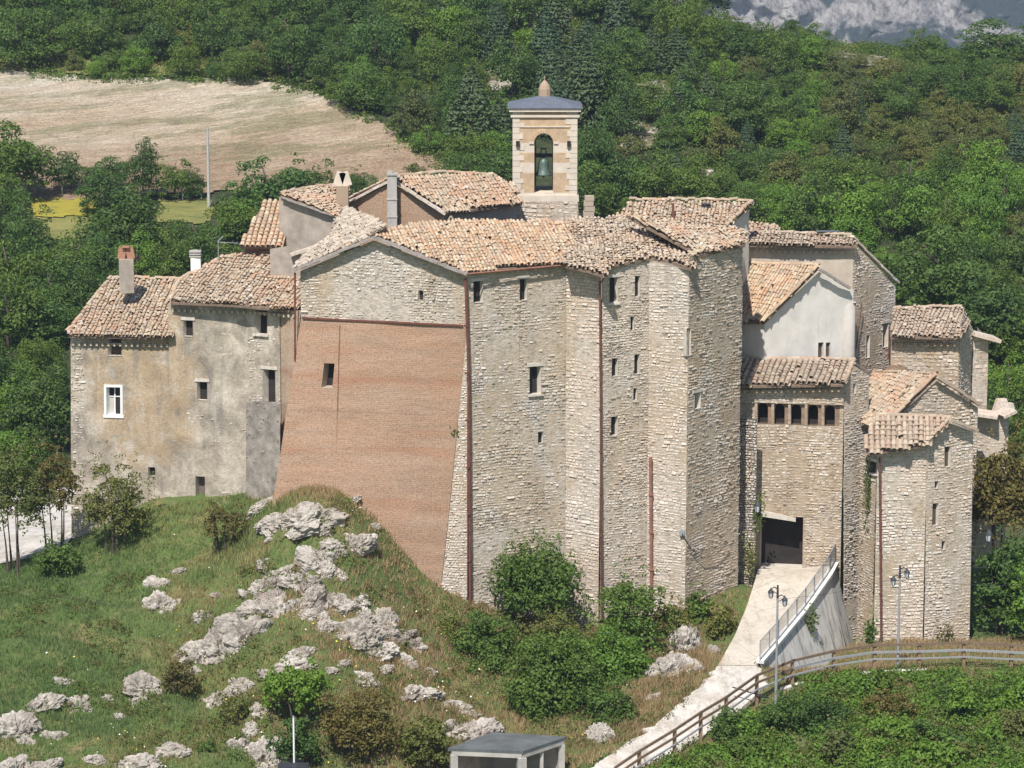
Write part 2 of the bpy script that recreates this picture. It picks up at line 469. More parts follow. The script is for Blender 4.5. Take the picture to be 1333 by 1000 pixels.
def thing(name, label, cat, loc, group=None):
    o = bpy.data.objects.new(name, None)
    o.empty_display_size = 0.5
    COL.objects.link(o)
    o.location = loc
    o['label'] = label
    o['category'] = cat
    if group:
        o['group'] = group
    return o
def tag(o, label, cat, group=None):
    o['label'] = label
    o['category'] = cat
    if group:
        o['group'] = group
    return o
def kind(o, k):
    o['kind'] = k
    return o
def copy_tree(o, parent=None):
    c = o.copy()
    COL.objects.link(c)
    c.parent = parent
    for ch in list(o.children):
        copy_tree(ch, c)
    return c
# ------------------------------------------------------------------ terrain height field
CTRL = [
 # castle foot
 (95,700,155),(200,655,153.2),(260,652,152.6),(320,646,152.2),(362,650,149.8),
 (400,652,146.3),(460,688,146.0),(490,712,146.0),(560,787,146.6),(612,792,147.3),(660,803,148.4),(735,812,150.5),(780,818,148.4),(845,804,150.3),(895,800,148.4),(935,785,150.2),
 # hillock and foreground
 (-150,1000,128),(0,1000,129),(200,1000,130),(400,1000,131),(600,1000,133),(700,1000,133),(1000,1000,131),(1333,1000,130),(1500,1000,130),
 (-100,900,135),(0,900,135.5),(0,780,145.5),(100,762,147),(170,715,150),(100,830,141.5),(200,745,147.5),(300,710,149),(300,800,142.5),(300,900,136.5),
 (400,760,142.8),(400,850,137.8),(500,800,143),(500,900,137.0),(560,850,142.5),(600,860,143.5),(640,930,138),(700,880,142.5),(800,880,142.5),(820,850,145),
 # road side
 (770,1000,131.5),(850,945,135.8),(915,890,139.6),(935,868,140.9),(985,868,140.9),(1004,869,143.0),(1030,864,146.2),(1060,857,149.8),(1092,847,153.6),(940,838,146),(966,800,150),
 (835,1000,131.5),(900,965,133.9),(945,940,136.2),(985,908,138.6),(1030,882,140.6),(1080,872,142),(1200,868,142.6),(1333,868,142.6),
 (1112,842,152.6),(1145,840,149.3),(1265,842,150),(1333,842,149.5),(1000,930,137.0),(1150,930,137.4),(1333,930,137.4),
 # left lot
 (60,690,168),(0,700,166),(0,640,181),(-120,680,172),(60,640,181),
 # slopes behind
 (0,560,194),(0,440,216),(0,300,245),(0,215,265),(0,95,300),(0,0,330),(0,-60,360),
 (-300,440,216),(-300,215,265),(-300,0,330),
 (300,440,216),(300,300,245),(300,215,265),(300,95,300),(300,0,330),(300,-60,360),
 (666,300,245),(666,215,265),(666,95,297),(666,0,328),(666,-60,360),
 (1000,480,212),(1000,300,245),(1000,200,275),(1000,100,310),(1000,58,335),
 (1333,700,175),(1333,560,197),(1333,440,216),(1333,300,245),(1333,180,285),(1333,80,322),
 (1600,700,175),(1600,440,216),(1600,180,285),(1600,80,322),
]
cp = [tuple(P(*c)) for c in CTRL] + [(x, 165, 2.5) for x in (-18, -8, 2, 12, 22)] + [(x, 185, 1.5) for x in (-10, 5, 20)] + \
     [(25, 400, 8), (60, 400, 4), (100, 400, 2), (30, 118, -4), (-30, 118, -4), (0, 118, -4.5), (-90, 150, -2), (90, 150, -6), (-90, 120, -6), (90, 120, -8)]
cp += [tuple(P(1010, 800, 146.5) - Vector((0, 0, 1.0))), tuple(P(1000, 760, 151.5) - Vector((0, 0, .8)))]
cp = np.array(cp)
TS = 60.0
_X = cp[:, :2] / TS
def _phi(r2):
    return np.where(r2 > 1e-12, 0.5 * r2 * np.log(np.maximum(r2, 1e-12)), 0.0)
def _solve():
    n = len(_X)
    d2 = ((_X[:, None, :] - _X[None, :, :]) ** 2).sum(-1)
    A = np.zeros((n + 3, n + 3))
    A[:n, :n] = _phi(d2) + np.eye(n) * 2e-5
    A[:n, n] = 1
    A[:n, n + 1:] = _X
    A[n:, :n] = A[:n, n:].T
    b = np.zeros(n + 3)
    b[:n] = cp[:, 2]
    return np.linalg.solve(A, b)
_W = _solve()
def hgt_raw(x, y):
    x = np.atleast_1d(np.asarray(x, float)); y = np.atleast_1d(np.asarray(y, float))
    xc = np.clip(x, -95, 95); yc = np.clip(y, 118, 405)
    out = np.zeros(len(xc))
    for i in range(0, len(xc), 20000):
        q = np.stack([xc[i:i + 20000], yc[i:i + 20000]], 1) / TS
        d2 = ((q[:, None, :] - _X[None, :, :]) ** 2).sum(-1)
        out[i:i + 20000] = _phi(d2) @ _W[:len(_X)] + _W[len(_X)] + q @ _W[len(_X) + 1:]
    out = out - np.clip(y - 380, 0, 400) * 0.30
    return out
# value-noise helper (vectorised, smooth)
_rng = np.random.default_rng(3)
_tab = _rng.random((256, 256))
def vnoise(x, y):
    xi = np.floor(x).astype(int); yi = np.floor(y).astype(int)
    fx = x - xi; fy = y - yi
    fx = fx * fx * (3 - 2 * fx); fy = fy * fy * (3 - 2 * fy)
    a = _tab[xi % 256, yi % 256]; b = _tab[(xi + 1) % 256, yi % 256]
    c = _tab[xi % 256, (yi + 1) % 256]; d = _tab[(xi + 1) % 256, (yi + 1) % 256]
    return (a * (1 - fx) + b * fx) * (1 - fy) + (c * (1 - fx) + d * fx) * fy
def fbm(x, y, o=4):
    s = 0; a = 0.5
    for i in range(o):
        s = s + a * (vnoise(x * 2 ** i + 17 * i, y * 2 ** i + 5 * i) - 0.5)
        a *= 0.5
    return s
# ramp and road centre strips (left/right edges in photo pixels and depth)
RAMP_L = [P(*c) for c in ((986,741,155.2),(984,752,153.4),(972,790,149.6),(955,830,145.0),(935,866,141.0))]
RAMP_R = [P(*c) for c in ((1084,737,154.6),(1076,752,152.6),(1046,795,148.6),(1013,835,144.4),(986,866,141.0))]
ROAD_L = [P(*c) for c in ((935,866,141.0),(915,890,139.3),(880,920,137.2),(845,948,135.4),(790,985,132.9),(735,1020,131.0),(660,1062,128.5))]
ROAD_R = [P(*c) for c in ((986,866,141.0),(1000,886,139.6),(976,912,138.1),(945,938,136.2),(900,972,133.9),(850,1008,131.6),(770,1055,128.6))]
def in_poly(px, py, poly):
    px = np.atleast_1d(px); py = np.atleast_1d(py)
    ins = np.zeros(len(px), bool)
    n = len(poly)
    for i in range(n):
        x1, y1 = poly[i][0], poly[i][1]; x2, y2 = poly[(i + 1) % n][0], poly[(i + 1) % n][1]
        c = ((y1 > py) != (y2 > py)) & (px < (x2 - x1) * (py - y1) / (y2 - y1 + 1e-12) + x1)
        ins ^= c
    return ins
def strip_h(x, y, L, R):
    """height of a strip surface for points inside it (by inverse distance to its edge samples), else nan"""
    poly = L + R[::-1]
    ins = in_poly(x, y, [(p.x, p.y) for p in poly])
    out = np.full(len(x), np.nan)
    if ins.any():
        pts = []
        for a, b in zip(L, R):
            for t in (0, .5, 1):
                pts.append(a.lerp(b, t))
        for E in (L, R):
            for a, b in zip(E[:-1], E[1:]):
                pts.append(a.lerp(b, .5))
        pts = np.array([tuple(p) for p in pts])
        q = np.stack([x[ins], y[ins]], 1)
        d2 = ((q[:, None] - pts[None, :, :2]) ** 2).sum(-1) + .05
        wt = d2 ** -2
        out[ins] = (wt * pts[None, :, 2]).sum(1) / wt.sum(1)
    return out
def hgt(x, y):
    x = np.atleast_1d(np.asarray(x, float)); y = np.atleast_1d(np.asarray(y, float))
    z = hgt_raw(x, y)
    near = (y < 152)
    # craggy relief on the hillock
    m = np.clip((147.5 - y) / 4, 0, 1) * np.clip((10 - x) / 4, 0, 1) * np.clip((y - 110) / 10, 0, 1)
    z = z + m * (1.5 * fbm(x * .35 + 40, y * .35 + 9, 4)) + .25 * fbm(x * .8, y * .8, 3) * (y < 300)
    far = np.clip((y - 190) / 60, 0, 1)
    z = z + far * 3.0 * fbm(x * .03 + 4, y * .03 + 2, 4)
    for L, R in ((RAMP_L, RAMP_R), (ROAD_L, ROAD_R)):
        s = strip_h(x, y, L, R)
        z = np.where(np.isnan(s), z, np.minimum(z, np.nan_to_num(s) - .25))
    return z
def h1(x, y):
    return float(hgt([x], [y])[0])
_ys = np.concatenate([np.arange(119, 170, .25), np.arange(170, 420, .8)])
def G(u, v, y0=119.0, y1=420.0):
    """ground point seen at a photo pixel (first hit going away from the camera between the depths)"""
    d = ray(u, v)
    ys = _ys[(_ys >= y0) & (_ys <= y1)]
    xs = CAM.x + d.x * ys / d.y
    zs = CAM.z + d.z * ys / d.y
    hz = hgt(xs, ys)
    k = np.nonzero(hz >= zs)[0]
    if len(k) == 0:
        return None
    i = k[0]
    if i == 0:
        return Vector((xs[0], ys[0], hz[0]))
    a = (zs[i - 1] - hz[i - 1]); b = (hz[i] - zs[i])
    t = a / (a + b + 1e-9)
    y = ys[i - 1] + (ys[i] - ys[i - 1]) * t
    x = CAM.x + d.x * y / d.y
    return Vector((x, y, h1(x, y)))

def grid_mesh(name, xs, ys, zfun, mat, keep=None, dz=0.0, smooth=True):
    X, Y = np.meshgrid(xs, ys)
    Z = zfun(X.ravel(), Y.ravel()) + dz
    V = np.stack([X.ravel(), Y.ravel(), Z], 1)
    nx, ny = len(xs), len(ys)
    i = np.arange(ny - 1)[:, None] * nx + np.arange(nx - 1)[None, :]
    Fq = np.stack([i, i + 1, i + nx + 1, i + nx], -1).reshape(-1, 4)
    if keep is not None:
        c = V[Fq].mean(1)
        Fq = Fq[keep(c[:, 0], c[:, 1])]
    return np_mesh(name, V, Fq, mat, smooth)
def np_mesh(name, V, Fq, mat, smooth=False, parent=None, link=True):
    used, inv = np.unique(Fq.ravel(), return_inverse=True)
    V = V[used]; Fq = inv.reshape(Fq.shape)
    me = bpy.data.meshes.new(name)
    k = Fq.shape[1]
    me.vertices.add(len(V)); me.loops.add(Fq.size); me.polygons.add(len(Fq))
    me.vertices.foreach_set('co', V.astype(np.float32).ravel())
    me.loops.foreach_set('vertex_index', Fq.astype(np.int32).ravel())
    me.polygons.foreach_set('loop_start', np.arange(0, Fq.size, k, dtype=np.int32))
    me.polygons.foreach_set('loop_total', np.full(len(Fq), k, np.int32))
    if smooth:
        me.polygons.foreach_set('use_smooth', np.ones(len(Fq), bool))
    me.update(calc_edges=True)
    for m_ in (mat if isinstance(mat, list) else [mat]):
        me.materials.append(m_)
    if not link:
        return me
    o = bpy.data.objects.new(name, me)
    COL.objects.link(o)
    o.parent = parent
    return o

# ground materials
def ground_mat():
    k = NT('meadow and woodland ground')
    pos = k.pos()
    a = k.noise(pos, 0.35, 5, 0.65, 0.5)
    c = k.ramp(a, [(0.30, (0.075, 0.115, 0.033)), (0.5, (0.11, 0.155, 0.045)), (0.62, (0.19, 0.175, 0.07)), (0.75, (0.25, 0.195, 0.10))])
    b = k.noise(k.scaled(pos, (1, 1, 1), (9, 9, 9)), 1.1, 5, 0.7)
    c = k.mix(k.ramp(b, [(0.58, 0.0), (0.70, 0.6)]), c, (0.27, 0.21, 0.13))
    fine = k.noise(pos, 9, 4, 0.75)
    c = k.mix(1.0, c, k.ramp(fine, [(0.3, 0.6), (0.7, 1.3)]), 'MULTIPLY')
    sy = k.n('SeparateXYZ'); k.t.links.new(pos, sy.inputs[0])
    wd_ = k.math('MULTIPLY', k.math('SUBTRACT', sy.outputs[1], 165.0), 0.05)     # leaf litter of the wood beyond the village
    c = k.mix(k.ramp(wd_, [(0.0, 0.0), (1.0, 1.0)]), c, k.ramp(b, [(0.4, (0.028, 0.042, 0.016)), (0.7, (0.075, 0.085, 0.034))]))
    k.bump(k.noise(pos, 6, 5, 0.75), 0.8, 0.15)
    return k.out(c)
M['ground'] = ground_mat()
def field_mat():
    k = NT('dry ploughed field')
    pos = k.pos()
    rot = k.n('Mapping'); k.t.links.new(pos, rot.inputs['Vector']); rot.inputs['Rotation'].default_value = (0, 0, -0.42)
    rp = rot.outputs[0]
    sep = k.n('SeparateXYZ'); k.t.links.new(pos, sep.inputs[0])
    up = k.math('MULTIPLY', k.math('SUBTRACT', sep.outputs[1], 283.0), 0.010)
    a = k.math('ADD', k.noise(k.scaled(rp, (0.6, 1.1, 1)), 0.09, 5, 0.65, 0.5), up)
    c = k.ramp(a, [(0.30, (0.41, 0.29, 0.19)), (0.48, (0.52, 0.405, 0.28)), (0.66, (0.61, 0.52, 0.39)), (0.8, (0.66, 0.59, 0.47))])
    g = k.noise(k.scaled(rp, (0.35, 1.2, 1), (3, 7, 0)), 0.16, 7, 0.8, 0.3)
    c = k.mix(k.ramp(g, [(0.50, 0.0), (0.57, 0.55)]), c, (0.20, 0.205, 0.09))
    r = k.noise(k.scaled(rp, (0.5, 2.2, 1)), 0.9, 6, 0.8)
    c = k.mix(1.0, c, k.ramp(r, [(0.34, 0.62), (0.6, 1.1)]), 'MULTIPLY')
    fine = k.noise(k.scaled(rp, (1, 1.8, 1)), 3.2, 5, 0.85)
    c = k.mix(1.0, c, k.ramp(fine, [(0.38, 0.5), (0.60, 1.25)]), 'MULTIPLY')
    k.bump(k.noise(pos, 2.5, 5, 0.8), 1.0, 0.3)
    return k.out(c)
M['field'] = field_mat()
def gravel_mat(name, base, alt, sc=1.0, cracks=0.0):
    k = NT(name)
    pos = k.pos()
    a = k.noise(pos, 0.8 * sc, 6, 0.75)
    c = k.ramp(a, [(0.36, alt), (0.56, base)])
    d = k.noise(k.scaled(pos, (1, .35, 1), (3, 3, 3)), 1.3 * sc, 6, 0.75)
    c = k.mix(k.ramp(d, [(0.52, 0.0), (0.66, 0.6)]), c, tuple(x * .62 for x in alt))
    f = k.noise(pos, 14, 4, 0.8)
    c = k.mix(1.0, c, k.ramp(f, [(0.3, 0.72), (0.7, 1.14)]), 'MULTIPLY')
    if cracks:
        v = k.n('TexVoronoi'); v.feature = 'DISTANCE_TO_EDGE'
        k.t.links.new(pos, v.inputs['Vector']); v.inputs['Scale'].default_value = cracks
        c = k.mix(k.ramp(v.outputs['Distance'], [(0.0, 0.6), (0.018, 0.0)]), c, tuple(x * .45 for x in alt))
    k.bump(k.noise(pos, 12, 4, 0.8), 0.6, 0.05)
    return k.out(c)
M['gravel'] = gravel_mat('white limestone gravel', (0.60, 0.565, 0.51), (0.42, 0.37, 0.30))
M['ramp'] = gravel_mat('pale concrete ramp', (0.60, 0.54, 0.45), (0.50, 0.44, 0.355), 1.0, 0.7)
def meadow_mat(name, c1, c2, c3):
    k = NT(name)
    pos = k.pos()
    a = k.noise(k.scaled(pos, (0.6, 1.6, 1)), 0.6, 5, 0.7)
    c = k.ramp(a, [(0.35, c1), (0.5, c2), (0.65, c3)])
    k.bump(k.noise(pos, 4, 5, 0.8), 0.6, 0.15)
    return k.out(c)
M['yellow_meadow'] = meadow_mat('yellow flowering meadow', (0.17, 0.185, 0.045), (0.33, 0.275, 0.04), (0.23, 0.22, 0.05))
M['hay'] = meadow_mat('tall meadow grass', (0.13, 0.14, 0.045), (0.19, 0.19, 0.06), (0.24, 0.22, 0.08))

def rock_mat():
    k = NT('weathered limestone')
    pos = k.pos()
    a = k.noise(pos, 0.9, 5, 0.7, 0.5)
    c = k.ramp(a, [(0.32, (0.29, 0.245, 0.20)), (0.48, (0.49, 0.44, 0.375)), (0.66, (0.70, 0.645, 0.56))])
    crack = k.noise(k.scaled(pos, (1.6, 1.6, 3.2)), 2.2, 6, 0.75, 0.8)
    c = k.mix(k.ramp(crack, [(0.34, 0.85), (0.46, 0.0)]), c, (0.13, 0.105, 0.09))
    rose = k.noise(k.scaled(pos, (1, 1, 1), (6, 2, 8)), 1.4, 4, 0.65)
    c = k.mix(k.ramp(rose, [(0.55, 0.0), (0.7, 0.5)]), c, (0.44, 0.34, 0.29))
    lich = k.noise(k.scaled(pos, (1, 1, 1), (1, 22, 8)), 2.4, 5, 0.7)
    c = k.mix(k.ramp(lich, [(0.60, 0.0), (0.70, 0.6)]), c, (0.22, 0.22, 0.16))
    fine = k.noise(pos, 10, 5, 0.8)
    c = k.mix(1.0, c, k.ramp(fine, [(0.3, 0.7), (0.7, 1.18)]), 'MULTIPLY')
    k.bump(k.noise(pos, 7, 6, 0.8), 1.0, 0.12)
    return k.out(c)
M['rock'] = rock_mat()
def cliff_mat():
    k = NT('far limestone cliff')
    pos = k.pos()
    a = k.noise(k.scaled(pos, (1, 1, 0.7)), 0.045, 8, 0.78, 0.3)
    c = k.ramp(a, [(0.36, (0.24, 0.22, 0.21)), (0.48, (0.52, 0.48, 0.45)), (0.62, (0.80, 0.75, 0.69))])
    cr = k.noise(k.scaled(pos, (1, .4, 0.6)), 0.22, 6, 0.8)
    c = k.mix(1.0, c, k.ramp(cr, [(0.38, 0.35), (0.50, 0.95), (0.62, 1.2)]), 'MULTIPLY')
    v = k.noise(k.scaled(pos, (0.8, 0.8, 1.2), (50, 9, 3)), 0.016, 6, 0.6, 0.4)
    xr = k.n('SeparateXYZ')
    k.t.links.new(pos, xr.inputs[0])
    bias = k.math('MULTIPLY', k.math('SUBTRACT', xr.outputs[0], 300.0), 0.0013)
    v = k.math('ADD', v, bias)
    c = k.mix(k.ramp(v, [(0.48, 0.0), (0.53, 0.95)]), c, (0.05, 0.075, 0.07))  # vegetation green pushed towards blue, distance haze put into the colour
    k.bump(k.noise(pos, 0.12, 7, 0.85), 1.0, 8.0)
    return k.out(c)
M['cliff'] = cliff_mat()

# ------------------------------------------------------------------ walls
def sv2(p):
    return Vector((p.x, p.y, 0))
class Wall:
    def __init__(s, A, B, top_px, base, batter=(0, 0), flare=(0, 0)):
        """A, B: 3-D points (their XY is used); top_px: photo pixels along the top edge; base: z or (zA, zB)"""
        s.A, s.B = sv2(A), sv2(B)
        s.W = (s.B - s.A).length
        s.d = (s.B - s.A) / s.W
        s.n = Vector((s.d.y, -s.d.x, 0))
        s.base = base if isinstance(base, tuple) else (base, base)
        s.batter, s.flare = batter, flare
        s.top = []
        for q in top_px:
            if abs(q[0]) > 1.001:
                p = on_plane(q[0], q[1], s.A, s.n)
                s.top.append([(p - s.A).dot(s.d), p.z])
            else:
                s.top.append([q[0] * s.W, q[1]])
        s.top[0][0], s.top[-1][0] = 0.0, s.W
    def ztop(s, x):
        t = s.top
        for (a, za), (b, zb) in zip(t[:-1], t[1:]):
            if x <= b or b == t[-1][0]:
                return za + (zb - za) * min(1, max(0, (x - a) / max(1e-6, b - a)))
    def zbase(s, x):
        return s.base[0] + (s.base[1] - s.base[0]) * x / s.W
    def pt(s, x, z, dep=0.0):
        t = x / s.W
        zt = s.ztop(min(max(x, 0), s.W)); zb = s.zbase(x)
        k = min(1.4, max(0.0, (zt - z) / max(.1, zt - zb)))
        xx = x - s.flare[0] * k * (1 - t) + s.flare[1] * k * t
        wob = .05 * mnoise.noise((s.A.x + s.d.x * x * .35, z * .22, s.A.y)) + .03 * mnoise.noise((s.A.x + s.d.x * x * 1.1, z * .7, s.A.y))
        return s.A + s.d * xx + s.n * (dep + wob + k * (s.batter[0] * (1 - t) + s.batter[1] * t)) + Vector((0, 0, z))
    def sz(s, u, v):
        off = 0.0
        for _ in range(4):
            p = on_plane(u, v, s.A + s.n * off, s.n)
            x = (p - s.A).dot(s.d); z = p.z
            t = min(1.2, max(-.2, x / s.W))
            zt = s.ztop(min(max(x, 0), s.W)); zb = s.zbase(x)
            k = min(1.4, max(0.0, (zt - z) / max(.1, zt - zb)))
            off = k * (s.batter[0] * (1 - t) + s.batter[1] * t)
            xx = (x + s.flare[0] * k) / (1 + (s.flare[0] + s.flare[1]) * k / s.W)
        return xx, z
    def rect(s, u0, v0, u1, v1):
        um, vm = (u0 + u1) / 2, (v0 + v1) / 2
        a, _ = s.sz(u0, vm); b, _ = s.sz(u1, vm)
        _, zt = s.sz(um, v0); _, zb = s.sz(um, v1)
        return [a, zb, b, zt]

def stones(mb, W, rects, seed, course=(.11, .18), length=(.12, .30), depth=(.018, .05), gap=.011, mask=None, xr=None, zr=None, mi=0, wave=.05, skip=.01):
    R = random.Random(seed)
    x0, x1 = xr or (0.0, W.W)
    zmin = min(W.base) if zr is None else zr[0]
    zmax = max(t[1] for t in W.top) if zr is None else zr[1]
    z = zmin
    ph = R.random() * 6
    hole = [r for r in rects]
    while z < zmax:
        ch = R.uniform(*course)
        x = x0 - R.random() * .3
        while x < x1:
            L = R.uniform(*length)
            if R.random() < .12:
                L *= 1.6
            a, b = max(x0, x) + gap, min(x1, x + L) - gap
            x += L
            if b - a < .06:
                continue
            if R.random() < .5:
                chs = ch * R.uniform(.72, 1.0)
            else:
                chs = ch
            dz = wave * math.sin(a * .8 + ph + z * .3) + wave * .5 * math.sin(a * 2.3 + z)
            za = z + dz + gap * R.uniform(.5, 1.3)
            zc = z + chs + dz + R.uniform(-.03, .025) - gap * R.uniform(.5, 1.3)
            if mask and not mask((a + b) / 2, (za + zc) / 2, R):
                continue
            if R.random() < skip:
                continue
            ta, tb = W.ztop(a), W.ztop(b)
            lim = min(ta, tb)
            if zr is not None:
                lim = min(lim, zr[1])
            if za > lim - .04:
                continue
            zc = min(zc, lim)
            zc = max(zc, za + .03)
            if zr is not None:
                za = max(za, zr[0])
                if zc - za < .03:
                    continue
            bad = False
            for (r0, q0, r1, q1) in hole:
                if a < r1 and b > r0 and za < q1 and zc > q0:
                    if a < r0 - .07:
                        b = r0 - .01
                    elif b > r1 + .07:
                        a = r1 + .01
                    elif za < q0 - .05:
                        zc = q0 - .005
                    elif zc > q1 + .05:
                        za = q1 + .005
                    else:
                        bad = True
                        break
            if bad:
                continue
            dp = R.uniform(*depth)
            q_ = mnoise.noise((W.A.x + a * .55, za * .5, W.A.y + 3)) + .4 * mnoise.noise((W.A.x + a * 1.7, za * 1.6, W.A.y))
            dp = .014 + (dp - .014) * min(1.5, max(.08, .65 + 1.3 * q_))
            if R.random() < .08:
                dp += .035
            j = min(.06, (b - a) * .26, (zc - za) * .36)
            def jj():
                return R.uniform(.05, 1.0) * j
            f = [(a + jj(), za + jj()), (b - jj(), za + jj()), (b - jj(), zc - jj()), (a + jj(), zc - jj())]
            tl = R.uniform(-.022, .014)
            bk = [W.pt(px, pz, -.02) for px, pz in ((a, za), (b, za), (b, zc), (a, zc))]
            fr = [W.pt(px, pz, dp + (tl if i > 1 else -tl)) for i, (px, pz) in enumerate(f)]
            mb.shell(bk + fr, [(4, 5, 6, 7), (0, 1, 5, 4), (1, 2, 6, 5), (2, 3, 7, 6), (3, 0, 4, 7)], mi)
        z += ch

def backing(mb, W, rects, dep=0.0, xr=None, zr=None, mi=0, step=1.5):
    x0, x1 = xr or (0.0, W.W)
    xs = {x0, x1}
    for t in W.top:
        if x0 < t[0] < x1:
            xs.add(t[0])
    for r in rects:
        for q in (r[0], r[2]):
            if x0 < q < x1:
                xs.add(q)
    n = int((x1 - x0) / step)
    for i in range(1, n + 1):
        xs.add(x0 + (x1 - x0) * i / (n + 1))
    xs = sorted(xs)
    for a, b in zip(xs[:-1], xs[1:]):
        if b - a < 1e-4:
            continue
        mid = (a + b) / 2
        ivs = sorted([(r[1], r[3]) for r in rects if r[0] < mid < r[2]])
        lo = [W.zbase(a), W.zbase(b)] if zr is None else [zr[0], zr[0]]
        segs = []
        for q0, q1 in ivs:
            segs.append((lo, [q0, q0]))
            lo = [q1, q1]
        hi = [W.ztop(a + 1e-5), W.ztop(b - 1e-5)]
        if zr is not None:
            hi = [min(h, zr[1]) for h in hi]
        segs.append((lo, hi))
        for l, h in segs:
            if h[0] - l[0] < 1e-3 and h[1] - l[1] < 1e-3:
                continue
            k = max(1, int((min(h) - min(l)) / 2.5))
            for i in range(k):
                f0, f1 = i / k, (i + 1) / k
                zz = [l[0] + (h[0] - l[0]) * f0, l[1] + (h[1] - l[1]) * f0, l[1] + (h[1] - l[1]) * f1, l[0] + (h[0] - l[0]) * f1]
                ss = [a, b, b, a]
                mb.face([W.pt(s_, z_, dep) for s_, z_ in zip(ss, zz)], mi, [(s_, z_) for s_, z_ in zip(ss, zz)])

def opening(parent, W, r, style='dark', rd=.4, name='window', label=None, front=.045):
    """reveal, pane and trim of one opening"""
    a, q0, b, q1 = r
    if style in ('dark', 'shutter'):
        rd = min(rd, max(.14, .5 * (b - a)))
    mb = MB()
    rev = {'dark': 'reveal', 'shutter': 'reveal', 'white': 'white_paint', 'brick': 'brick_tan', 'door': 'mortar', 'gate': 'reveal'}[style]
    c0 = [(a, q0), (b, q0), (b, q1), (a, q1)]
    sp = .0 if style in ('gate',) else min(.08, (b - a) * .12)
    c1 = [(a + sp, q0), (b - sp, q0), (b - sp, q1), (a + sp, q1)]
    f = [W.pt(x, z, front) for x, z in c0]
    k = [W.pt(x, z, -rd) for x, z in c1]
    for i in range(4):
        j = (i + 1) % 4
        mb.face([f[j], f[i], k[i], k[j]])
    o = mb.build(name, M[rev], parent)
    if label:
        o['label'] = label
    if style in ('dark', 'shutter') and b - a > .42 and name == 'window':
        lm = MB()
        cc = ((a - .14, q1 + .004), (b + .14, q1 + .004), (b + .12, q1 + .17), (a - .12, q1 + .16))
        lm.shell([W.pt(x, z, -.01) for x, z in cc] + [W.pt(x, z, front + .015) for x, z in cc], [(4, 5, 6, 7), (0, 1, 5, 4), (1, 2, 6, 5), (2, 3, 7, 6), (3, 0, 4, 7)])
        lm.build('lintel', M['reveal'], o)
    pm = MB()
    pm.face([W.pt(x, z, -rd + .004) for x, z in c1])
    if style == 'shutter':
        pm.build('shutter', M['shutter'], o)
    elif style == 'door':
        d = pm.build('panel', M['door_wood'], o)
    else:
        pm.build('pane', M['dark'], o)  # near-black sheet stands in for the unlit space behind the opening
    if style == 'white':
        t = MB()
        w_ = .13
        for (x0, z0, x1, z1) in ((a - w_, q0, a, q1), (b, q0, b + w_, q1), (a - w_, q1, b + w_, q1 + w_), (a - w_ - .05, q0 - .16, b + w_ + .05, q0)):
            bk = [W.pt(x, z, .0) for x, z in ((x0, z0), (x1, z0), (x1, z1), (x0, z1))]
            fr = [W.pt(x, z, .07) for x, z in ((x0, z0), (x1, z0), (x1, z1), (x0, z1))]
            t.shell(bk + fr, [(4, 5, 6, 7), (0, 1, 5, 4), (1, 2, 6, 5), (2, 3, 7, 6), (3, 0, 4, 7)])
        t.build('frame', M['white_paint'], o)
        t = MB()
        m_ = (a + b) / 2
        for (x0, z0, x1, z1) in ((m_ - .03, q0, m_ + .03, q1), (a + sp, q0 + (q1 - q0) * .62, b - sp, q0 + (q1 - q0) * .65)):
            t.shell([W.pt(x, z, -rd + .01) for x, z in ((x0, z0), (x1, z0), (x1, z1), (x0, z1))] + [W.pt(x, z, -rd + .05) for x, z in ((x0, z0), (x1, z0), (x1, z1), (x0, z1))],
                    [(4, 5, 6, 7), (0, 1, 5, 4), (1, 2, 6, 5), (2, 3, 7, 6), (3, 0, 4, 7)])
        t.build('sash', M['white_paint'], o)
        t = MB()
        t.face([W.pt(x, z, -rd + .009) for x, z in ((a + sp, q0), (m_, q0), (m_, q0 + (q1 - q0) * .6), (a + sp, q0 + (q1 - q0) * .6))])
        t.build('curtain', M['plaster'], o)
    return o
def sill(win, W, r, ext=.1, h=.1, d=.14, mat='stone_pale'):
    a, q0, b, q1 = r
    mb = MB()
    c = ((a - ext, q0 - h), (b + ext, q0 - h), (b + ext, q0 - .004), (a - ext, q0 - .004))
    mb.shell([W.pt(x, z, -.01) for x, z in c] + [W.pt(x, z, d) for x, z in c], [(4, 5, 6, 7), (0, 1, 5, 4), (1, 2, 6, 5), (2, 3, 7, 6), (3, 0, 4, 7)])
    mb.build('sill', M[mat], win)

def make_wall(parent, W, style, ops=(), seed=1, name='wall', **kw):
    """style: (backing material, stone material or None); ops: (u0,v0,u1,v1[,style[,extras]])"""
    rects = [W.rect(*o[:4]) for o in ops]
    mb = MB()
    backing(mb, W, rects, dep=.014 if style[1] else 0.0, xr=kw.get('xr'), zr=kw.get('zr'))
    mats = [M[style[0]]]
    if style[1]:
        mats.append(M[style[1]])
        stones(mb, W, rects, seed, mi=1, **kw)
    o = mb.build(name, mats, parent)
    for q, r in zip(ops, rects):
        st = q[4] if len(q) > 4 else 'dark'
        ex = q[5] if len(q) > 5 else {}
        wn_ = opening(parent, W, r, st, ex.get('rd', .4), ex.get('name', 'door' if st == 'door' else 'window'), ex.get('label'), front=.05 if style[1] else .0)
        if ex.get('sill'):
            sill(wn_, W, r)
    return o
def plain_sides(parent, pts, ztops, base, mat, name='rear_wall'):
    """hidden side and back walls as plain faces round the points"""
    mb = MB()
    for (p, q), (a, b) in zip(zip(pts[:-1], pts[1:]), zip(ztops[:-1], ztops[1:])):
        mb.face([(q.x, q.y, base), (p.x, p.y, base), (p.x, p.y, a), (q.x, q.y, b)])
    return mb.build(name, M[mat], parent)

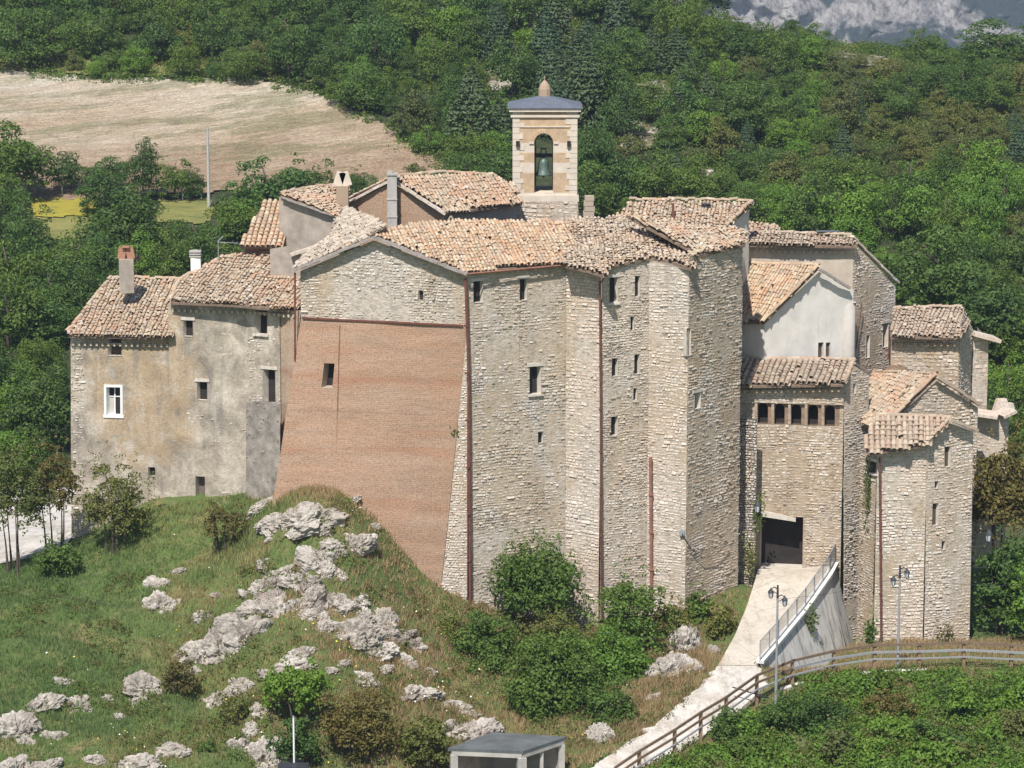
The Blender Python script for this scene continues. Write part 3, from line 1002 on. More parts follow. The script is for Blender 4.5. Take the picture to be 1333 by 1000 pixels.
# ------------------------------------------------------------------ roofs
class Plane:
    def __init__(s, a, b, c):
        s.p = a
        s.n = (b - a).cross(c - a).normalized()
        if s.n.z < 0:
            s.n = -s.n
        z = Vector((0, 0, 1))
        s.down = -(z - s.n * z.dot(s.n))
        s.down.normalize()
        s.al = s.n.cross(s.down).normalized()
    def px(s, u, v):
        return on_plane(u, v, s.p, s.n)
    def ab(s, p):
        q = p - s.p
        return q.dot(s.al), q.dot(s.down)
    def at(s, a, b, h=0.0):
        return s.p + s.al * a + s.down * b + s.n * h
def eave_plane(e0, e1, pitch):
    a, b = P(*e0), P(*e1)
    d = b - a
    back = Vector((-d.y, d.x, 0)).normalized()
    if back.y < 0:
        back = -back
    return Plane(a, b, a + back + Vector((0, 0, math.tan(math.radians(pitch)))))

def half_tile(mb, c, ax, side, up, L, r0, r1, mi, conv=True, seg=5):
    """one curved tile: ax = down-slope axis, open half tube from radius r0 (upper) to r1 (lower end)"""
    vs = []
    for t, r in ((0, r0), (1, r1)):
        for k in range(seg + 1):
            th = PI * k / seg
            h = math.sin(th) * r * (.95 if conv else -.75)
            vs.append(c + ax * (L * (t - .5)) + side * (math.cos(th) * r) + up * h)
    n = seg + 1
    mb.shell(vs, [(k, k + n, k + n + 1, k + 1) if conv else (k, k + 1, k + n + 1, k + n) for k in range(seg)], mi)

def make_roof(parent, pl, poly_px, mat, seed, pitchw=.20, expo=.27, thick=.12, rough=1.0, ridges=(), name='roof', label=None, drop=.03, sag=.05, back=None):
    R = random.Random(seed)
    pts = [pl.px(*q) for q in poly_px]
    ab = [pl.ab(p) for p in pts]
    mb = MB()
    # bedding slab
    up = [pl.at(a, b, -.035) for a, b in ab]
    lo = [p - Vector((0, 0, thick)) for p in up]
    # make sure the polygon is counter-clockwise seen from above
    ar = sum(up[i].x * up[(i + 1) % len(up)].y - up[(i + 1) % len(up)].x * up[i].y for i in range(len(up)))
    if ar < 0:
        up.reverse(); lo.reverse()
    n = len(up)
    mb.face(up, 0)
    mb.face(lo[::-1], 0)
    for i in range(n):
        j = (i + 1) % n
        mb.face([lo[i], lo[j], up[j], up[i]], 0)
    a0, a1 = min(x[0] for x in ab), max(x[0] for x in ab)
    b0, b1 = min(x[1] for x in ab), max(x[1] for x in ab)
    na = int((a1 - a0) / pitchw) + 1
    nb = int((b1 - b0) / expo) + 2
    A_, B_ = [], []
    for i in range(na):
        for j in range(nb):
            A_.append(a0 + (i + .5) * pitchw); B_.append(b1 + .04 - (j + .5) * expo)
    ins = in_poly(np.array(A_), np.array(B_), ab)
    k = 0
    for i in range(na):
        wob = R.uniform(-.03, .03) * rough
        for j in range(nb):
            ok = ins[k]; k += 1
            if not ok:
                continue
            a = a0 + (i + .5) * pitchw + wob + .02 * math.sin(j * .7 + i) * rough
            b = b1 + .04 - (j + .5) * expo
            h = sag * (mnoise.noise((a * .5, b * .5, seed)) * 2) + R.uniform(-.012, .02) * rough
            # channel tile (concave) between the covers
            if R.random() > .02:
                c = pl.at(a + pitchw / 2, b + R.uniform(-.03, .03), h + .062)
                half_tile(mb, c, pl.down, pl.al, pl.n, expo * 1.18, pitchw * .42, pitchw * .36, 1, False, 3)
            if j and R.random() < drop:
                continue
            if j == 0:
                h = sag * (mnoise.noise((a * .5, b * .5, seed)) * 2)
            yaw = R.gauss(0, .085) * rough * (.3 if j == 0 else 1)
            if j and R.random() < .03 * rough:
                yaw = R.uniform(-.6, .6)
            pit = -.06 + R.gauss(0, .03) * rough
            ax = (pl.down * math.cos(yaw) + pl.al * math.sin(yaw))
            sd_ = (pl.al * math.cos(yaw) - pl.down * math.sin(yaw))
            ax2 = (ax * math.cos(pit) + pl.n * -math.sin(pit)).normalized()
            u2 = sd_.cross(ax2)
            if u2.dot(pl.n) < 0:
                u2 = -u2
            c = pl.at(a, b + R.uniform(-.05, .05) * rough * (.25 if j == 0 else 1), h + .055 + R.uniform(0, .03) * rough)
            half_tile(mb, c, ax2, sd_, u2, expo * R.uniform(1.18, 1.35), pitchw * .38, pitchw * .47 * R.uniform(.92, 1.15), 1)
            if R.random() < .035 * rough:   # stones weighing the tiles down
                c2 = pl.at(a + R.uniform(-.1, .1), b, h + .13)
                s_ = R.uniform(.05, .10)
                mb.box(c2, s_ * 2.2, s_ * 1.6, s_, R.random() * 3, 2, .7)
    for line in ridges:
        q = [pl.px(*t) if not isinstance(t, Vector) else t for t in line]
        for p0, p1 in zip(q[:-1], q[1:]):
            L = (p1 - p0).length
            m_ = max(1, int(L / .36))
            d = (p1 - p0).normalized()
            s_ = d.cross(Vector((0, 0, 1))).normalized()
            u_ = s_.cross(d)
            for i in range(m_):
                c = p0 + d * (L * (i + .5) / m_) + u_ * (.07 + R.uniform(-.01, .05) * rough) + s_ * R.uniform(-.03, .03)
                dd = (d + s_ * R.gauss(0, .06) * rough + u_ * R.gauss(0, .05) * rough).normalized()
                half_tile(mb, c, dd, s_, u_, L / m_ * 1.2, .105, .13, 1)
    o = mb.build(name, [M['underlay'], M[mat], M['stone_pale']], parent)
    if label:
        o['label'] = label
    return o
def teeth(parent, p, q, step=.3, size=(.11, .34, .16), mat='plaster_beige', drop=.12, name='cornice'):
    """row of projecting blocks under an eave from p to q"""
    d = (q - p); L = d.length; d.normalize()
    n_ = Vector((d.y, -d.x, 0)).normalized()
    mb = MB()
    m_ = int(L / step)
    mb.beam(p + n_ * -.2 + Vector((0, 0, -drop - size[2] / 2)), q + n_ * -.2 + Vector((0, 0, -drop - size[2] / 2)), .2, size[2] * .8)
    for i in range(m_):
        c = p + d * ((i + .5) * L / m_) + n_ * (-.08) + Vector((0, 0, -drop - size[2]))
        mb.box(c, size[0], size[1], size[2], math.atan2(d.y, d.x))
    return mb.build(name, M[mat], parent)
def verge(parent, pts, w_=.16, h=.12, mat='verge', name='verge_tiles'):
    mb = MB()
    R = random.Random(len(pts) * 7 + int(pts[0].x * 10))
    for p, q in zip(pts[:-1], pts[1:]):
        L = (q - p).length
        m_ = max(1, int(L / .38))
        for i in range(m_):
            a = p.lerp(q, i / m_); b = p.lerp(q, (i + 1.08) / m_)
            j = Vector((R.uniform(-.02, .02), R.uniform(-.02, .02), R.uniform(-.015, .02)))
            mb.beam(a + j, b + j + Vector((0, 0, .012)), w_, h)
    return mb.build(name, M[mat], parent)
def pipe(parent, pts, r, mat='rust_pipe', name='downpipe', label=None):
    mb = MB()
    mb.tube(pts, r, 8)
    # brackets
    a, b = Vector(pts[0]), Vector(pts[-1])
    n_ = int((b - a).length / 2.5)
    for i in range(1, n_ + 1):
        p = a.lerp(b, i / (n_ + 1))
        mb.tube([p + Vector((0, 0, -.05)), p + Vector((0, 0, .05))], r * 1.5, 8)
    o = mb.build(name, M[mat], parent)
    if label:
        o['label'] = label
    return o
# ------------------------------------------------------------------ the village
def root(name, label, p, cat='house', group=None):
    return thing(name, label, cat, (p.x, p.y, p.z), group)
def zpx(u, v, Y):
    return P(u, v, Y).z

# --- far left plastered house
A0, A1 = P(92, 440, 154.6), P(224, 440, 153.8)
hA = root('stone_house', 'low grey plastered house with ochre patches and a white framed window, leftmost in the village', Vector((A0.x, A0.y, .5)))
WA = Wall(A0, A1, [(92, 439), (224, 441)], (-.5, 1.2), (.35, .2), (.25, 0))
def mA(x, z, R):
    e = min(x, 5) / 5
    low = max(0, 1 - (z - .5) / 5.0)
    edge = .55 if x < .7 else 0
    return R.random() < (.75 * low ** .7 * mnoise.noise((x * .5, z * .5, 3)) * 2 + .25 * low + edge)
make_wall(hA, WA, ('old_plaster', 'stone_grey'), [(141, 437, 158, 463, 'shutter'), (139, 504, 157, 540, 'white', {'rd': .28}), (193, 608, 202, 620)], 11,
          course=(0.106, 0.169), length=(0.104, 0.265), depth=(.015, .05), mask=mA)
plA = eave_plane((87, 436, 154.15), (223, 439, 153.3), 24)
rA = make_roof(hA, plA, [(88, 436), (223, 439), (244, 366), (200, 366), (145, 363)], 'tile_mix', 21, ridges=[[(145, 363), (244, 366)], [(145, 363), (118, 396), (88, 434)]], rough=1.4)
teeth(hA, P(92, 443, 154.5), P(222, 445, 153.7), .32)
zA = WA.ztop(1)
bk = [A0 + Vector((0, 0, 0)), A0 + Vector((1.2, 6.5, 0)), A1 + Vector((0, 6, 0))]
plain_sides(hA, [bk[2], bk[1], bk[0]], [zA - .3, zA - .3, zA - .3], -1, 'stucco_grey')
# chimneys of the left house
def chimney_body(parent, u, vtop, vbase, Y, wpx, mat, depth=.7, taper=1.0):
    p = P(u, vbase, Y); q = P(u, vtop, Y)
    wd = wpx / F * Y
    mb = MB()
    mb.box((p.x, p.y, p.z - .7), wd, depth, q.z - p.z + .7, .1, 0, taper)
    return mb.build('chimney', M[mat], parent), Vector((p.x, p.y, q.z)), wd
c, t, wd = chimney_body(rA, 165, 337, 364, 156.2, 19, 'stucco_grey')
c['label'] = 'stucco chimney with a terracotta brick hood'
mb = MB()
for sx in (-1, 1):
    mb.beam(t + Vector((sx * wd * .36, 0, 0)), t + Vector((sx * wd * .22, 0, .62)), .11, .42)
mb.box(t + Vector((0, 0, .62)), wd * .52, .44, .07)
mb.box(t + Vector((0, .18, 0)), wd * .5, .1, .64)
mb.build('hood', M['terracotta'], c)

M['mottled_pier'] = flat_mat('mottled grey render', (0.30, 0.265, 0.225), .5, 1.6)  # grey-brown blotches, uneven in tone
# --- second plastered house
B0, B1, B2 = P(219, 396, 153.7), P(322, 398, 152.7), P(364, 402, 151.7)
hB = root('stone_house', 'taller crumbling plaster house with four small windows left of the brick wall', Vector((B1.x, B1.y, .5)))
WB = Wall(B0, B1, [(219, 396), (300, 397), (322, 399)], (1.0, 1.6), (.3, .3))
def mB(x, z, R):
    low = max(0, 1 - (z - 1.5) / 6.5)
    return R.random() < low * 1.2 + .5 * mnoise.noise((x * .45, z * .35, 8)) - .12
make_wall(hB, WB, ('old_plaster', 'stone_cream'), [(239, 417, 251, 438), (257, 497, 270, 521), (255, 620, 267, 648, 'door')], 12,
          course=(0.106, 0.169), length=(0.104, 0.279), depth=(.02, .06), mask=mB)
WB2 = Wall(B1, B2, [(322, 399), (364, 403)], (1.6, 2.2), (.45, .0))
def mB2(x, z, R):
    zb = zpx(340, 515, 152)
    if z < zb:
        return R.random() < .9
    return R.random() < .25 + mnoise.noise((x * .6, z * .4, 5))
make_wall(hB, WB2, ('old_plaster', 'stone_cream'), [(333, 404, 348, 435, 'dark', {'sill': 1}), (343, 481, 359, 525, 'dark')], 13,
          course=(0.106, 0.169), length=(0.104, 0.265), depth=(.0, .045), mask=mB2)
# dark rubble pier under the tall window
pz = zpx(340, 520, 151.9)
WBp = Wall(P(321, 540, 152.2), P(366, 540, 150.6), [(0, pz - .2), (.5, pz + .05), (1, pz)], (1.2, 1.8), (.35, .35))
make_wall(hB, WBp, ('mottled_pier', 'stone_dark'), [], 14, 'pier', mask=lambda x, z, R: R.random() < .1, course=(0.087, 0.152), length=(0.077, 0.199), depth=(.016, .05), wave=.09)
plB = eave_plane((219, 393, 153.2), (391, 403, 150.6), 23)
rB = make_roof(hB, plB, [(222, 393), (300, 396), (389, 404), (390, 352), (372, 335), (350, 331), (290, 337), (234, 366)], 'tile_mix', 22,
               ridges=[[(234, 366), (290, 337), (352, 331)], [(222, 392), (234, 366)]], rough=1.4, sag=.09)
teeth(hB, P(222, 399, 153.6), P(322, 402, 152.6), .32)
teeth(hB, P(324, 402, 152.5), P(386, 407, 150.7), .32)
plain_sides(hB, [B2 + Vector((0, 7, 0)), B0 + Vector((0, 7, 0)), B0], [WB.ztop(1) - .3, WB.ztop(1) - .3, WB.ztop(0) - .3], -1, 'stucco_grey')
c, t, wd = chimney_body(rB, 255, 335, 358, 156.0, 13, 'white_paint', .5)
c['label'] = 'slim white chimney with a slatted cap'
mb = MB()
for i in range(3):
    mb.box(t + Vector((0, 0, .03 + i * .13)), wd * 1.15, .58, .07)
mb.box(t, wd * .6, .3, .4)
mb.build('cap', M['concrete'], c)

# --- great house with the brick face
C0, C1, C2, C3 = P(391, 352, 150.3), P(608, 357, 148.0), P(737, 345, 150.2), P(783, 360, 149.0)
hC = root('stone_house', 'great gabled house with a tall sloping pink brick face and orange tiled roof', Vector((C1.x, C1.y, 1.0)))
WC = Wall(C0, C1, [(391, 353), (487, 313), (608, 359)], .5)
_, zband = WC.sz(500, 419)
make_wall(hC, WC, ('mortar', 'stone_grey'), [(545, 378, 551, 391)], 31, 'gable_wall', zr=(zband, 999), course=(0.113, 0.187), length=(0.117, 0.298))
W1 = Wall(C0, C1, [(0, zband), (1, zband - .05)], (zpx(361, 655, 149), 1.0), (1.5, .15), (1.15, 0))
# brick face: left of a slanting joint; stone strip right of it
rect = W1.rect(420, 473, 434, 505)
zb_ = min(W1.base)
jx = [(W1.sz(607, 426)[0], W1.sz(607, 426)[1]), (W1.sz(571, 790)[0], W1.sz(571, 790)[1])]
def joint(z):
    (xa, za), (xb, zb2) = jx
    return xa + (xb - xa) * (za - z) / (za - zb2)
mb = MB()
N = 26
ztop_ = zband
for i in range(N):
    z1 = ztop_ - .02 - (ztop_ - zb_) * i / N; z0 = ztop_ - .02 - (ztop_ - zb_) * (i + 1) / N
    xs = sorted({0.0, rect[0], rect[2]} | {joint((z0 + z1) / 2) * q / 8 for q in range(1, 8)})
    def cell(x0, x1, a, b):
        q = [(x0, a), (x1, a), (x1, b), (x0, b)]
        mb.face([W1.pt(*t, .06 if (a + b) / 2 < zband - 4.6 else .02) for t in q], 0, q)
    zs = [z0] + [q for q in (rect[1], rect[3]) if z0 < q < z1] + [z1]
    for a, b in zip(zs[:-1], zs[1:]):
        for x0, x1 in zip(xs[:-1], xs[1:]):
            if x0 >= rect[0] - 1e-6 and x1 <= rect[2] + 1e-6 and a >= rect[1] - 1e-6 and b <= rect[3] + 1e-6:
                continue
            cell(x0, x1, a, b)
        q = [(xs[-1], a), (joint(a), a), (joint(b), b), (xs[-1], b)]
        mb.face([W1.pt(*t, .06 if (a + b) / 2 < zband - 4.6 else .02) for t in q], 0, q)
mb.build('brick_face', M['brick'], hC)
opening(hC, W1, rect, 'brick', .7, front=.02)
mb = MB()
for i in range(N):
    z1 = ztop_ - (ztop_ - zb_) * i / N; z0 = ztop_ - (ztop_ - zb_) * (i + 1) / N
    q = [(joint(z0) - .05, z0), (W1.W, z0), (W1.W, z1), (joint(z1) - .05, z1)]
    mb.face([W1.pt(*t) for t in q], 0, q)
stones(mb, W1, [], 33, course=(0.106, 0.169), length=(0.097, 0.232), depth=(.016, .035), mi=1, mask=lambda x, z, R: x > joint(z) + .05)
mb.build('buttress_strip', [M['mortar'], M['stone_pale']], hC)
mb = MB()
mb.beam(W1.pt(.1, zband + .03, .06), W1.pt(W1.W - .2, zband - .02, .06), .10, .09)
mb.build('ledge', M['rust_pipe'], hC)
pipe(hC, [W1.pt(W1.sz(438, 470)[0], W1.sz(438, 422)[1], .07), W1.pt(W1.sz(437, 640)[0], W1.sz(437, 665)[1], .09)], .02, 'copper', 'lightning_conductor')
pipe(hC, [P(384, 355, 150.0), P(384, 470, 150.0)], .05)
# left return of the brick face
WCr = Wall(P(364, 402, 151.75), C0, [(364, 402), (391, 404)], 1.5, (0, 1.5), (0, -1.15))
make_wall(hC, WCr, ('brick_tan', None), [], 34, 'return_wall')
# right hand wall to the inner corner, then the sunlit facet
WC2 = Wall(C1, C2, [(608, 357), (737, 346)], 0.0, (.15, .0))
def warm(x, z, R):
    return True
make_wall(hC, WC2, ('mortar', 'stone_grey'), [(616, 366, 629, 394), (676, 363, 686, 391), (689, 477, 704, 513, 'dark', {'sill': 1}), (700, 562, 707, 577)], 35, course=(0.113, 0.194), length=(0.117, 0.332), depth=(.018, .045))
WC3 = Wall(C2, C3, [(737, 346), (783, 361)], 0.0, (.0, .1))
make_wall(hC, WC3, ('mortar', 'stone_pale'), [], 36, 'corner_wall', course=(0.132, 0.221), length=(0.142, 0.398), depth=(.016, .045))
pipe(hC, [P(606, 362, 147.75), P(610, 480, 147.72), P(611, 600, 147.7), P(612, 790, 147.6)], .075)
g0 = Plane(P(487, 306, 149.05), P(605, 354, 147.65), P(738, 342, 149.9))
rC = make_roof(hC, g0, [(487, 306), (605, 354), (738, 342), (752, 322), (735, 288), (690, 289), (640, 287), (590, 287), (515, 294)], 'tile_orange', 41, sag=.07, label='orange tiled slope')
g1 = Plane(P(383, 350, 150.2), P(487, 306, 149.05), P(452, 273, 156))
make_roof(hC, g1, [(383, 350), (487, 307), (503, 296), (480, 280), (450, 270), (438, 284), (436, 304), (400, 330)], 'tile_grey', 42, rough=1.8, label='pale rubble covered slope')
verge(hC, [P(382, 352, 149.95), P(487, 309, 148.85), P(607, 357, 147.55)], .22, .16)
mb = MB(); mb.tube([P(607, 357, 147.45), P(737, 345, 149.8)], .055, 8); mb.build('gutter', M['copper'], hC)

# --- saw-toothed tower house right of the pipe
D0, D1, D2, D3 = C3, P(845, 338, 150.2), P(897, 352, 149.2), P(966, 318, 152.8)
hD = root('tower_house', 'tall saw-toothed stone house with narrow slit windows and cream tiled roof', Vector((D0.x, D0.y, 1.0)))
WD1 = Wall(D0, D1, [(783, 350), (845, 339)], .5)
make_wall(hD, WD1, ('mortar', 'stone_cream'), [(793, 361, 804, 394, 'dark', {'sill': 1}), (826, 359, 833, 386), (820, 412, 825, 430), (796, 466, 804, 490), (825, 461, 832, 487), (824, 505, 829, 521), (795, 542, 804, 567)], 51,
          course=(0.106, 0.169), length=(0.097, 0.265), depth=(.018, .055))
WD2 = Wall(D1, D2, [(845, 339), (897, 352)], .5)
make_wall(hD, WD2, ('mortar', 'stone_pale'), [], 52, 'corner_wall', course=(0.122, 0.203), length=(0.130, 0.365), depth=(.016, .045))
WD3 = Wall(D2, D3, [(897, 333), (966, 320)], .5)
make_wall(hD, WD3, ('mortar_tan', 'stone_tan'), [(893.5, 427, 899, 463, 'dark'), (903, 511, 911, 532)], 53, 'side_wall', course=(0.113, 0.194), length=(0.130, 0.332), depth=(.018, .045))
WD4 = Wall(D3, D3 + Vector((.35, 6, 0)), [(0, WD3.ztop(WD3.W)), (1, WD3.ztop(WD3.W))], .5)
make_wall(hD, WD4, ('mortar', 'stone_grey'), [], 54, 'rear_wall')
plD = eave_plane((787, 349, 148.6), (902, 349, 148.8), 15)
make_roof(hD, plD, [(736, 345), (765, 352), (789, 359), (792, 346), (846, 335), (872, 339), (901, 350), (912, 330), (925, 304), (880, 297), (810, 282), (760, 286), (728, 288)], 'tile_cream', 43, rough=1.3, sag=.08, label='sunbleached cream slope')
plE = eave_plane((898, 334, 149.3), (970, 317, 152.6), 20)
make_roof(hD, plE, [(897, 335), (970, 318), (973, 303), (940, 298), (905, 296), (860, 288), (815, 280), (900, 326)], 'tile_mix', 44, rough=1.4, sag=.08, label='greyish upper slope')
mb = MB(); mb.tube([P(785, 351, 148.9), P(787, 362, 148.7), P(782, 368, 148.8)], .05, 8); mb.build('gutter_spout', M['copper'], hD)
pipe(hD, [P(781, 366, 148.78), P(782, 560, 148.75), P(783, 806, 148.7)], .055)
pipe(hD, [P(847, 595, 149.85), P(848, 790, 149.85)], .085, 'copper', label='short thick brown standpipe')
# alarm box and slack wire on the corner
mb = MB(); mb.box(P(888, 697, 149.2), .25, .2, .3); mb.build('junction_box', M['galv'], hD)
mb = MB(); mb.tube([P(888, 695, 149.05), P(900, 715, 149.3), P(915, 727, 150), P(932, 722, 150.8), P(948, 706, 151.7)], .022, 6); mb.build('slack_wire', M['cable'], hD)
# inner lining so that the house is closed behind
plain_sides(hD, [D3 + Vector((.35, 6, 0)), C0 + Vector((2, 7.5, 0)), C0], [WD3.ztop(0) - .8, WC.ztop(0) - 1, WC.ztop(0) - .3], 0, 'stucco_grey')

# --- brown brick house on the ridge
F0, F1, F2 = P(447, 268, 158.6), P(577, 278, 157.4), P(672, 268, 160.2)
hF = root('brick_house', 'brown brick gabled house with a tall grey flue behind the brick-faced roof', Vector((F0.x, F0.y, 18)))
WF = Wall(F0, F1, [(447, 268), (511, 238), (577, 280)], 17.0)
make_wall(hF, WF, ('brick_dark', None), [], 61, 'gable_wall')
WF2 = Wall(F1, F2, [(577, 278), (672, 268)], 17.0)
make_wall(hF, WF2, ('stucco_grey', None), [], 62, 'side_wall')
plF = Plane(P(511, 232, 158.0), P(580, 277, 157.0), P(680, 264, 159.9))
make_roof(hF, plF, [(511, 232), (580, 277), (680, 264), (668, 240), (640, 229), (580, 226)], 'tile_mix', 45, rough=1.2, label=None, ridges=[[(511, 232), (580, 226), (640, 229)]])
verge(hF, [P(443, 268, 158.4), P(511, 234, 157.9), P(580, 279, 156.9)], .2, .14, 'stone_pale')
pl2 = Plane(P(511, 231, 158.0), P(446, 264, 158.6), P(560, 224, 163))
make_roof(hF, pl2, [(511, 231), (446, 264), (470, 255), (540, 226)], 'tile_mix', 46)
p = P(511, 312, 157.5); q = P(511, 228, 157.5)
mb = MB(); mb.box((p.x, p.y, p.z), .52, .5, q.z - p.z)
fl = mb.build('flue', M['concrete'], hF)
for f_ in (.35, .62):
    mb = MB(); mb.box((p.x, p.y, p.z + (q.z - p.z) * f_), .58, .56, .06); mb.build('collar', M['concrete'], fl)
mb = MB(); mb.box((q.x, q.y, q.z + .003), .62, .6, .1); mb.box((q.x - .12, q.y, q.z + .1), .26, .3, .12); mb.build('cap', M['concrete'], fl)

# --- stucco house with a lean-to of orange tiles
G0, G1 = P(363, 258, 156.6), P(441, 283, 155.2)
hG = root('stucco_house', 'grey stucco house with a steep little orange tiled lean-to on its left', Vector((G0.x, G0.y, 15)))
WG = Wall(G0, G1, [(363, 257), (441, 285)], 14.0)
make_wall(hG, WG, ('stucco_grey', None), [], 63, 'gable_wall')
plG = Plane(P(367, 255, 156.4), P(441, 281, 155.0), P(452, 242, 160.5))
make_roof(hG, plG, [(365, 254), (441, 282), (446, 262), (452, 242), (405, 246)], 'tile_mix', 47, rough=1.2, ridges=[[(365, 254), (405, 246), (452, 242)]])
verge(hG, [P(366, 257, 156.3), P(441, 284, 154.9)], .12, .08)
plH = eave_plane((311, 320, 156.3), (371, 320, 155.9), 38)
make_roof(hG, plH, [(312, 320), (369, 321), (367, 262), (345, 260)], 'tile_orange', 48, rough=.6, pitchw=.29, name='lean_to_roof')
WH = Wall(P(317, 322, 156.8), P(368, 322, 156.5), [(317, 321), (368, 322)], 14.0)
make_wall(hG, WH, ('copper', None), [], 64, 'lean_to_wall')
plain_sides(hG, [P(317, 322, 156.8) + Vector((0, 0, 0)), G0], [WH.ztop(0) + 0, WH.ztop(0)], 13, 'stucco_grey', 'inner_wall')
# pale pier and ledge between the roofs
mb = MB()
p = P(398, 318, 154.0)
WL = Wall(P(352, 350, 154.2), P(392, 338, 153.6), [(352, 324), (392, 318)], 12.0)
make_wall(hG, WL, ('stucco_grey', None), [], 66, 'low_wall')
mb = MB()
mb.beam(P(378, 332, 153.5), P(447, 309, 153.9), .28, .16)
mb.build('coping', M['stone_pale'], hG)
c = MB(); t = P(446, 262, 157.0)
c.box((t.x, t.y, t.z - .6), .65, .6, P(446, 242, 157).z - t.z + .6)
ch = c.build('chimney', M['brick_dark'], hG)
tp = P(446, 242, 157.0)
c = MB()
for sx in (-1, 1):
    c.beam(tp + Vector((sx * .28, 0, 0)), tp + Vector((sx * .05, 0, .75)), .1, .5)
c.build('hood', M['tower_pale'], ch)
tag(hG, 'grey stucco house with a steep little orange tiled lean-to on its left', 'house')

# little tile dormer on the ridge of the orange roof
t = P(587, 290, 157.2)
dm = thing('roof_vent', 'small tent-shaped tile vent on the ridge below the brown brick house', 'roof vent', tuple(t))
mb = MB()
for sx in (-1, 1):
    mb.beam(t + Vector((sx * .38, 0, -.25)), t + Vector((sx * .02, 0, .38)), .55, .07)
mb.build('tent_tiles', M['tile_cream'], dm)
mb = MB(); mb.box(t + Vector((.0, .1, -.25)), .5, .2, .3); mb.build('opening', M['dark'], dm)

# --- bell tower
T0, T1 = P(667.5, 143, 161.8), P(751.5, 143, 161.8)
hT = root('bell_tower', 'square pale stone bell tower with an arched opening and low blue grey roof', Vector(((T0.x + T1.x) / 2, 163.6, 17)), 'bell tower')
tw = (T1 - T0).length
zt = zpx(711, 143, 161.8); z0 = zpx(711, 296, 161.8); zc = zpx(711, 262, 161.8)
dT = (sv2(T1) - sv2(T0)).normalized(); nT = Vector((dT.y, -dT.x, 0))
def tp_(x, dep, z):   # tower coordinates: x along the face, dep behind the face
    q = sv2(T0) + dT * x - nT * dep
    return Vector((q.x, q.y, z))
WT = Wall(T0, T1, [(0, zt), (1, zt)], zc)
sx0, s_b = WT.sz(696, 251); sx1, s_t = WT.sz(719.5, 186)
sx0 = WT.sz(695.5, 220)[0]; sx1 = WT.sz(720, 220)[0]
rad = (sx1 - sx0) / 2; cx = (sx0 + sx1) / 2
arch = [(sx0, s_b)] + [(cx - rad * math.cos(PI * i / 10), s_t + rad * math.sin(PI * i / 10)) for i in range(11)] + [(sx1, s_b)]
def arch_wall(mb, f, mi_of):
    """wall face with an arched hole; f maps (x,z)->point"""
    zs = [zc, s_b]
    bands = 9
    zs += [s_b + (s_t - s_b) * i / 5 for i in range(1, 6)]
    for a, b in zip(zs[:-1], zs[1:]):
        if b <= s_b + 1e-6:
            cells = [(0, tw)]
        else:
            cells = [(0, sx0), (sx1, tw)]
        for x0, x1 in cells:
            mb.face([f(x0, a), f(x1, a), f(x1, b), f(x0, b)], mi_of(a, b, x0))
    zh = s_t + rad + .02
    for i in range(10):
        xa, za = cx - rad * math.cos(PI * i / 10), s_t + rad * math.sin(PI * i / 10)
        xb, zb2 = cx - rad * math.cos(PI * (i + 1) / 10), s_t + rad * math.sin(PI * (i + 1) / 10)
        mb.face([f(xa, za), f(xb, zb2), f(xb, zh), f(xa, zh)], 1)
    mb.face([f(0, s_t), f(sx0, s_t), f(sx0, zh), f(0, zh)], 1)
    mb.face([f(sx1, s_t), f(tw, s_t), f(tw, zh), f(sx1, zh)], 1)
    mb.face([f(0, zh), f(tw, zh), f(tw, zt), f(0, zt)], 1)
mb = MB()
alt = lambda a, b, x: 0 if int(round((a - zc) * 1.4)) % 2 == 0 else 1
arch_wall(mb, lambda x, z: tp_(x, 0, z), alt)
arch_wall(mb, lambda x, z: tp_(tw - x, tw, z), alt)
th = .55
for (xa, za), (xb, zb2) in zip(arch[:-1], arch[1:]):
    mb.face([tp_(xb, 0, zb2), tp_(xa, 0, za), tp_(xa, th, za), tp_(xb, th, zb2)], 2)
    mb.face([tp_(xb, tw - th, zb2), tp_(xa, tw - th, za), tp_(xa, tw, za), tp_(xb, tw, zb2)], 2)
for x in (0, tw):
    mb.face([tp_(x, tw if x == 0 else 0, zc), tp_(x, 0 if x == 0 else tw, zc), tp_(x, 0 if x == 0 else tw, zt), tp_(x, tw if x == 0 else 0, zt)], 1)
# inner faces
mb.face([tp_(sx0 - .3, th, s_b), tp_(sx0 - .3, tw - th, s_b), tp_(sx0 - .3, tw - th, zt), tp_(sx0 - .3, th, zt)], 2)
mb.face([tp_(sx1 + .3, th, s_b), tp_(sx1 + .3, tw - th, s_b), tp_(sx1 + .3, tw - th, zt), tp_(sx1 + .3, th, zt)], 2)
for dp in (th, tw - th):
    mb.face([tp_(sx0 - .3, dp, s_b), tp_(sx0, dp, s_b), tp_(sx0, dp, zt), tp_(sx0 - .3, dp, zt)], 2)
    mb.face([tp_(sx1 + .3, dp, s_b), tp_(sx1, dp, s_b), tp_(sx1, dp, zt), tp_(sx1 + .3, dp, zt)], 2)
mb.face([tp_(0, 0, s_b), tp_(tw, 0, s_b), tp_(tw, tw, s_b), tp_(0, tw, s_b)], 0)
tb = mb.build('wall', [M['tower_pale'], M['tower_buff'], M['stucco_grey']], hT)
